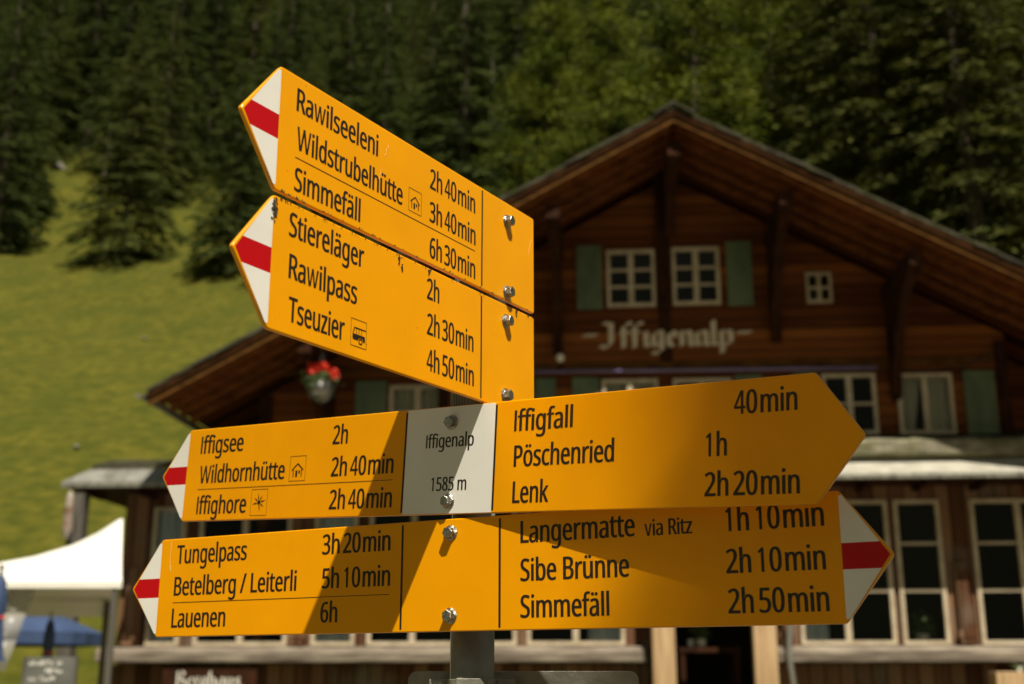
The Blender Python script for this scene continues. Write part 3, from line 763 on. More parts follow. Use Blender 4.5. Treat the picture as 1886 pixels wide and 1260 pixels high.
def open_parasol(loc, rad, h_apex, h_rim, label, tilt=0):
    t = tag(empty('parasol', loc), label, 'parasol')
    t.rotation_euler = (0, 0, .3)
    b = MB(); ns = 8; nr = 5
    P = []
    for j in range(nr + 1):
        for k in range(ns * 4):
            a = 2 * math.pi * k / (ns * 4); s = j / nr
            sag = 1 - .05 * s * (1 - abs(math.cos(a * ns / 2)))
            P.append(Vector((rad * s * sag * math.cos(a), rad * s * sag * math.sin(a), h_apex + (h_rim - h_apex) * s ** 1.15 + .0)))
    m_ = ns * 4
    b.raw(P, [(j * m_ + k, j * m_ + (k + 1) % m_, (j + 1) * m_ + (k + 1) % m_, (j + 1) * m_ + k) for j in range(nr) for k in range(m_)])
    for k in range(m_):                        # hanging valance
        p, q = P[nr * m_ + k], P[nr * m_ + (k + 1) % m_]
        b.face([p, q, q - Vector((0, 0, .16)), p - Vector((0, 0, .16))])
    c = b.build('canopy', M['navy'], t); c.modifiers.new('thick', 'SOLIDIFY').thickness = .006
    b = MB(); b.tube([(0, 0, 0), (0, 0, h_apex + .08)], .022, 10); b.build('pole', M['alu'], t)
    b = MB()
    for k in range(ns):
        a = 2 * math.pi * k / ns; b.tube([(.03 * math.cos(a), .03 * math.sin(a), h_apex - .05), (rad * .97 * math.cos(a), rad * .97 * math.sin(a), h_rim - .03)], .008, 5)
    b.build('ribs', M['alu'], t)
    b = MB(); b.lathe([(.25, 0), (.25, .05), (.06, .08), (.05, .3), (.024, .3)], (0, 0, 0), 16); b.build('base', M['zinc'], t)
    return t
open_parasol((at(10, 1110, 18.2).x, 18.2, 0.0), 1.42, 2.66, 2.15, 'open navy blue parasol seen under the white tent')

def closed_parasol(loc, zt, zb, label, s=1.0):
    t = tag(empty('parasol', loc), label, 'parasol')
    b = MB(); m_ = 24; prof = [(.012, zt), (.04, zt - .06), (.055, zt - .2), (.06, zt - .32), (.045, zt - .40), (.07, zb + .06), (.085, zb)]
    P = []
    for r_, z in prof:
        for k in range(m_):
            a = 2 * math.pi * k / m_; rr = r_ * s * (1 + .22 * math.cos(a * 8)); P.append((rr * math.cos(a), rr * math.sin(a), z))
    b.raw(P, [(j * m_ + k, j * m_ + (k + 1) % m_, (j + 1) * m_ + (k + 1) % m_, (j + 1) * m_ + k) for j in range(len(prof) - 1) for k in range(m_)])
    b.build('folded_canopy', M['navy'], t, smooth=True)
    b = MB(); b.tube([(0, 0, 0), (0, 0, zt + .03)], .018 * s, 8); b.lathe([(.001, zt + .03), (.025 * s, zt + .05), (.02 * s, zt + .08), (.001, zt + .1)], (0, 0, 0), 10); b.build('pole', M['alu'], t)
    b = MB(); b.tube([(-.058 * s, 0, zt - .4), (0, -.058 * s, zt - .4), (.058 * s, 0, zt - .4), (0, .058 * s, zt - .4), (-.058 * s, 0, zt - .4)], .012, 6); b.build('strap', M['red_flower'], t)
    b = MB(); b.lathe([(.25, 0), (.25, .05), (.06, .08), (.05, .3), (.02, .3)], (0, 0, 0), 16); b.build('base', M['zinc'], t)
p1 = at(94, 1140, 15.4); closed_parasol((p1.x, 15.4, 0), p1.z, p1.z - .56, 'slim folded blue parasol above the chalkboard')
p2 = at(2, 1058, 11.8); closed_parasol((p2.x, 11.8, 0), p2.z, p2.z - .8, 'folded blue parasol in front of the clear tent curtain', 1.2)

ck = tag(empty('chalkboard', (at(92, 1240, 12.3).x, 12.3, 0), .08), 'grey chalkboard with smudged white writing under the tent', 'chalkboard')
b = MB(); b.box(-.235, .235, -.02, .02, .95, 1.75); b.build('board', M['chalk'], ck, bevel=.006)
b = MB(); b.box(-.255, -.236, -.025, .025, 0, 1.76); b.box(.236, .255, -.025, .025, 0, 1.76); b.build('easel', M['darkpost'], ck)
b = MB(); rr = random.Random(3)
for z, x0, x1 in ((1.675, -.20, .12), (1.60, -.04, .11), (1.525, -.19, .05), (1.40, -.18, .14), (1.28, -.13, .09)):
    x = x0
    while x < x1:                              # illegible hand strokes
        h = rr.choice((.022, .03, .045)); w = rr.uniform(.006, .016)
        b.box(x, x + .006, -.0232, -.0208, z, z + h); b.box(x + .0065, x + .0065 + w, -.0226, -.0206, z + rr.uniform(0, h * .8), z + h * .8 + .007)
        x += w + rr.uniform(.012, .022) + (0.03 if rr.random() < .15 else 0)
b.build('chalk_writing', M['chalk_mark'], ck)

# ------------------------------------------------------------------ trees
def spruce_mesh(name, h, rad, seed, whorl=0.42, spray=0.55, per=1.0, power=0.85, droop=0.38, bare=0.03, mat='needles', width=.36, top_r=.06):
    rg = np.random.default_rng(seed)
    V = []; F = []
    T = MB()
    lean = rg.normal(0, .012, 2)
    T.tube([(0, 0, -.6), (0, 0, h * .3), (lean[0] * h, lean[1] * h, h * .98)], [h * .018, h * .013, .01], 8)
    z = h * bare
    while z < h * .985:
        s = z / h
        base = rad * ((1 - s) ** power) * (0.75 + .25 * min(1, s / .10)) + top_r
        nb = int(rg.integers(5, 9) * (1 if s < .8 else .8))
        ph = rg.uniform(0, 6.28)
        for k in range(nb):
            L_ = base * rg.uniform(.62, 1.12); a = ph + 6.283 * k / nb + rg.normal(0, .25)
            zz = z + rg.normal(0, whorl * .35)
            dr = droop * rg.uniform(.6, 1.4) * (1.1 - .7 * s); up = .25 * s + .05
            ca, sa = math.cos(a), math.sin(a)
            ns = max(3, int(per * (L_ / spray) * 5.5))
            if L_ > 1.0 and rg.random() < .5:
                T.tube([(0, 0, zz), (ca * L_ * .8, sa * L_ * .8, zz + L_ * (up * .8 - dr * .64))], [.03 + L_ * .006, .008], 4, cap=False)
            for _ in range(ns):
                t = rg.uniform(.12, 1) ** .8
                side = rg.normal(0, .20 + .10 * (1 - t)) * L_ * .75 * (1.15 - t)
                px = L_ * t; pz = zz + L_ * (up * t - dr * t * t)
                p = np.array([ca * px - sa * side, sa * px + ca * side, pz - abs(side) * .25 + rg.normal(0, .05)])
                aa = a + (0.8 if side > 0 else -.8) * rg.uniform(.2, 1.2)
                ln = spray * rg.uniform(.55, 1.25) * (.5 + .5 * (1 - s) + .15)
                d = np.array([math.cos(aa), math.sin(aa), -rg.uniform(.05, .75)]); d /= np.linalg.norm(d)
                r_ = np.array([-d[1], d[0], rg.normal(0, .35)]); r_ /= np.linalg.norm(r_)
                w = ln * width * rg.uniform(.6, 1.3)
                b0 = len(V)
                V += [p - d * ln * .2, p + r_ * w * .5 + d * ln * .35 - np.array([0, 0, w * .25]), p + d * ln, p - r_ * w * .5 + d * ln * .35 - np.array([0, 0, w * .25])]
                F.append((b0, b0 + 1, b0 + 2, b0 + 3))
        z += whorl * rg.uniform(.75, 1.25) * (1 - .45 * s)
    tm = bpy.data.meshes.new(name + '_trunk'); tm.from_pydata(T.v, [], T.f); tm.materials.append(M['bark'])
    cm = bpy.data.meshes.new(name + '_crown'); cm.from_pydata([tuple(v) for v in V], [], F); cm.materials.append(M[mat])
    return tm, cm

def larch_mesh(name, h, rad, seed, mat='larch'):
    rg = np.random.default_rng(seed); V = []; F = []; T = MB()
    T.tube([(0, 0, -.6), (.1, 0, h * .4), (0, .1, h * .97)], [h * .016, h * .011, .012], 8)
    z = h * .06
    while z < h * .98:
        s = z / h
        base = rad * min(1, (1.02 - s) * 1.25) ** .8 + .1
        for k in range(int(rg.integers(2, 5))):
            a = rg.uniform(0, 6.283); L_ = base * rg.uniform(.45, 1.2); ca, sa = math.cos(a), math.sin(a)
            rise = rg.uniform(-.15, .3)
            tip = np.array([ca * L_, sa * L_, z + L_ * rise])
            T.tube([(0, 0, z), tuple(tip * [.9, .9, 1])], [.02 + L_ * .008, .006], 4, cap=False)
            for _ in range(int(L_ * 3.2) + 2):              # tufted shoots along the limb
                t = rg.uniform(.25, 1.05)
                c = np.array([ca * L_ * t, sa * L_ * t, z + L_ * rise * t]) + rg.normal(0, .16 + .12 * L_ * .3, 3)
                for _ in range(int(rg.integers(9, 16))):
                    p = c + rg.normal(0, .17, 3) * [1.3, 1.3, .7]
                    aa = a + rg.normal(0, 1.1); d = np.array([math.cos(aa), math.sin(aa), rg.normal(-.15, .45)]); d /= np.linalg.norm(d)
                    r_ = np.cross(d, rg.normal(0, 1, 3)); r_ /= np.linalg.norm(r_) + 1e-9
                    ln = rg.uniform(.16, .34); w = ln * rg.uniform(.35, .6); b0 = len(V)
                    V += [p, p + r_ * w * .5 + d * ln * .5, p + d * ln, p - r_ * w * .5 + d * ln * .5]; F.append((b0, b0 + 1, b0 + 2, b0 + 3))
        z += rg.uniform(.16, .34)
    tm = bpy.data.meshes.new(name + '_trunk'); tm.from_pydata(T.v, [], T.f); tm.materials.append(M['bark'])
    cm = bpy.data.meshes.new(name + '_crown'); cm.from_pydata([tuple(v) for v in V], [], F); cm.materials.append(M[mat])
    return tm, cm

def make_tree(kind, meshes):
    root = bpy.data.objects.new(kind, None); col.objects.link(root); root.empty_display_size = .5
    for nm, me in (('trunk', meshes[0]), ('crown', meshes[1])):
        o = bpy.data.objects.new(nm, me); col.objects.link(o); o.parent = root
    return root
def copy_tree(root):
    r = root.copy(); col.objects.link(r)
    for ch in root.children:
        c = ch.copy(); col.objects.link(c); c.parent = r
    return r
protos = {}
used = set()
def plant(key, meshes_fn, x, y, scale, label, group, cat='spruce', name='spruce_tree', z=None, rz=None):
    if key not in protos: protos[key] = make_tree(name, meshes_fn()); t = protos[key]
    else: t = copy_tree(protos[key])
    t.location = (x, y, (ground_z(x, y) if z is None else z) - .1)
    t.rotation_euler = (0, 0, random.uniform(0, 6.28) if rz is None else rz)
    t.scale = (scale * random.uniform(.92, 1.08), scale * random.uniform(.92, 1.08), scale)
    t['label'] = label; t['category'] = cat
    if group: t['group'] = group
    return t
SPR = {
 'edge_a': lambda: spruce_mesh('edge_a', 17, 4.3, 11, whorl=.40, spray=.55, per=1.6, bare=.0, mat='needles_dry', droop=.42, width=.24),
 'edge_b': lambda: spruce_mesh('edge_b', 15, 3.6, 12, whorl=.40, spray=.55, per=1.6, bare=.0, mat='needles', droop=.42, width=.24),
 'for_a': lambda: spruce_mesh('for_a', 24, 4.7, 21, whorl=.46, spray=.55, per=1.3, bare=.02, mat='needles', width=.24),
 'for_b': lambda: spruce_mesh('for_b', 21, 4.2, 22, whorl=.44, spray=.52, per=1.3, bare=.02, mat='needles_dry', width=.24),
 'for_c': lambda: spruce_mesh('for_c', 26, 4.3, 23, whorl=.46, spray=.55, per=1.25, bare=.06, mat='needles', droop=.55, width=.24),
 'for_d': lambda: spruce_mesh('for_d', 17, 3.9, 24, whorl=.42, spray=.5, per=1.3, bare=.01, mat='needles_dry', width=.24),
 'near_a': lambda: spruce_mesh('near_a', 23, 5.2, 31, whorl=.42, spray=.46, per=1.6, bare=.02, mat='needles_deep', droop=.5, power=.7, width=.30),
 'shade': lambda: spruce_mesh('shade', 23, 5.2, 31, whorl=.34, spray=.6, per=2.2, bare=.02, mat='needles_deep', droop=.5, power=.7, width=.42),
 'near_b': lambda: spruce_mesh('near_b', 21, 4.6, 32, whorl=.42, spray=.44, per=1.6, bare=.02, mat='needles_deep', droop=.6, power=.7, width=.30),
}
# trees along the edge of the meadow, placed where they stand on the slope
edge = [(8, 418, 'edge_b', 1.22, 'dark dense spruce at the left rim of the meadow, cut by the photo edge'),
        (225, 482, 'edge_a', 1.0, 'broad full spruce standing alone on the meadow edge, wider than its neighbours'),
        (425, 500, 'edge_b', .92, 'dark spruce on the meadow edge behind the red and white sign tips'),
        (560, 520, 'edge_a', .80, 'low spruce on the meadow edge hidden behind the steep upper signs'),
        (700, 470, 'edge_b', 1.05, 'green spruce rising just above the slanting upper sign edge'),
        (870, 430, 'edge_a', .95, 'mid green spruce between the upper sign corner and the chalet roof')]
for px_, py_, k, s, lab in edge:
    p = on_ground(px_, py_)
    plant(k, SPR[k], p.x, p.y, s, lab, None)
    used.add((round(p.x), round(p.y)))
placed = [(o.location.x, o.location.y) for o in protos.values()]
rr = random.Random(5)
y = 80.0; row = 0
keys = ['for_a', 'for_b', 'for_c', 'for_d']
cnt = 0
while y < 138:
    half = .46 * y + 6 + (22 if row < 5 else 0)
    x = -half + rr.uniform(0, 5)
    while x < half - (12 if row < 5 else 0):
        xx, yy = x + rr.uniform(-1.6, 1.6), y + rr.uniform(-2.4, 2.4)
        clear = (abs(xx + .393 * yy) < 2.2 and yy < 97) or (abs(xx + .262 * yy) < 2.6 and yy < 100)
        if not clear and rr.random() > (.45 if (yy < 92 and xx < -.2 * yy) else .06):
            k = rr.choice(keys)
            plant(k, SPR[k], xx, yy, rr.uniform(.8, 1.2), 'tall dark spruce of the dense forest covering the slope', 'spruces of the forest on the slope')
            cnt += 1
        x += rr.uniform(4.2, 6.2)
    y += 5.4; row += 1
print('forest', cnt)
# lighter larches behind the ridge of the chalet, dark spruces close on its right
for i, (px_, Y, s, lab) in enumerate([(1130, 60, .95, 'light green larch just left of the chalet ridge'), (1290, 54, 1.1, 'bright yellow green larch right behind the chalet ridge'),
        (1440, 56, 1.05, 'yellow green larch behind the chalet roof beside the dark spruces'), (1030, 68, 1.0, 'green larch in front of the forest left of the gable'),
        (1370, 68, 1.2, 'tall olive larch standing behind the brightest larch')]):
    k = 'larch_%d' % (i % 3)
    x = (px_ - 943) / 2250 * (Y * 1.06)
    plant(k, (lambda sd=41 + i: larch_mesh('larch', 19, 4.6, sd)), x, Y, s, lab, None, 'larch', 'larch_tree')
for px_, Y, k, s, lab in [(1640, 40, 'near_a', 1.0, 'big dark spruce with drooping boughs behind the chalet roof'), (1800, 37, 'near_b', 1.05, 'dark spruce with heavy boughs at the right end of the roof'),
        (1930, 41, 'near_a', 1.08, 'black green spruce cut by the right photo edge'), (1720, 47, 'near_b', 1.2, 'tall shadowed spruce between the two nearer dark ones'),
        (1560, 50, 'near_a', 1.05, 'dark spruce between the yellow larch and the heavy spruces'), (1880, 52, 'near_b', 1.3, 'high dark spruce towering over the right roof slope')]:
    x = (px_ - 943) / 2250 * (Y * 1.06)
    plant(k, SPR[k], x, Y, s, lab, None)
# unseen spruce added behind the viewer to cast shade on the right arms
SHADE_X, SHADE_Y = 3.08, -5.71
st = plant('shade', SPR['shade'], SHADE_X, SHADE_Y, .624, 'unseen spruce added behind the viewer to shade the right sign arms', None, z=.1, rz=1.0)
st.scale = (.624, .624, .624)

for px_, py_, hh, lab in [(388, 215, 9, 'thin pale dead trunk left of the upper sign tip'), (905, 330, 14, 'thin grey dead trunk left of the chalet gable')]:
    p = on_ground(px_, py_, 76)
    t = tag(empty('dead_tree', (p.x, min(p.y, 84), ground_z(p.x, min(p.y, 84)) - .2)), lab, 'dead tree')
    b = MB(); b.tube([(0, 0, 0), (.1, 0, hh * .5), (.25, .1, hh)], [.13, .10, .03], 8); b.build('trunk', M['deadwood'], t, smooth=True)
    b = MB()
    for k in range(14):
        z_ = hh * (.3 + .045 * k); a = k * 2.4; b.tube([(.12, 0, z_), (.12 + 1.1 * math.cos(a), 1.1 * math.sin(a), z_ - .3)], [.035, .01], 4)
    b.build('branches', M['deadwood'], t)

def rock(px_, py_, sx, sy, sz, seed, label):
    p = on_ground(px_, py_)
    rg = np.random.default_rng(seed)
    import bmesh
    bm = bmesh.new(); bmesh.ops.create_icosphere(bm, subdivisions=3, radius=1)
    offs = rg.normal(0, 1, (6, 3))
    for v in bm.verts:
        f = sum(math.sin(float(np.dot(o_, v.co)) * 2.2 + i) for i, o_ in enumerate(offs)) * .07
        v.co *= 1 + f; v.co.x *= sx; v.co.y *= sy; v.co.z *= sz
    me = bpy.data.meshes.new('rock'); bm.to_mesh(me); bm.free(); me.materials.append(M['rock'])
    o = bpy.data.objects.new('rock', me); o.location = (p.x, p.y - .2, ground_z(p.x, p.y) + sz * .3); col.objects.link(o)
    tag(o, label, 'rock')
rock(392, 266, 1.5, .9, .55, 1, 'long pale rock at the forest edge beside the upper sign tip')
rock(268, 627, .12, .11, .07, 2, 'small pale stone on the meadow above the roof end')
rock(145, 830, .10, .1, .07, 3, 'small pale stone on the meadow above the pent roof')
rock(108, 312, .6, .5, .4, 4, 'pale boulder between the two leftmost spruces')

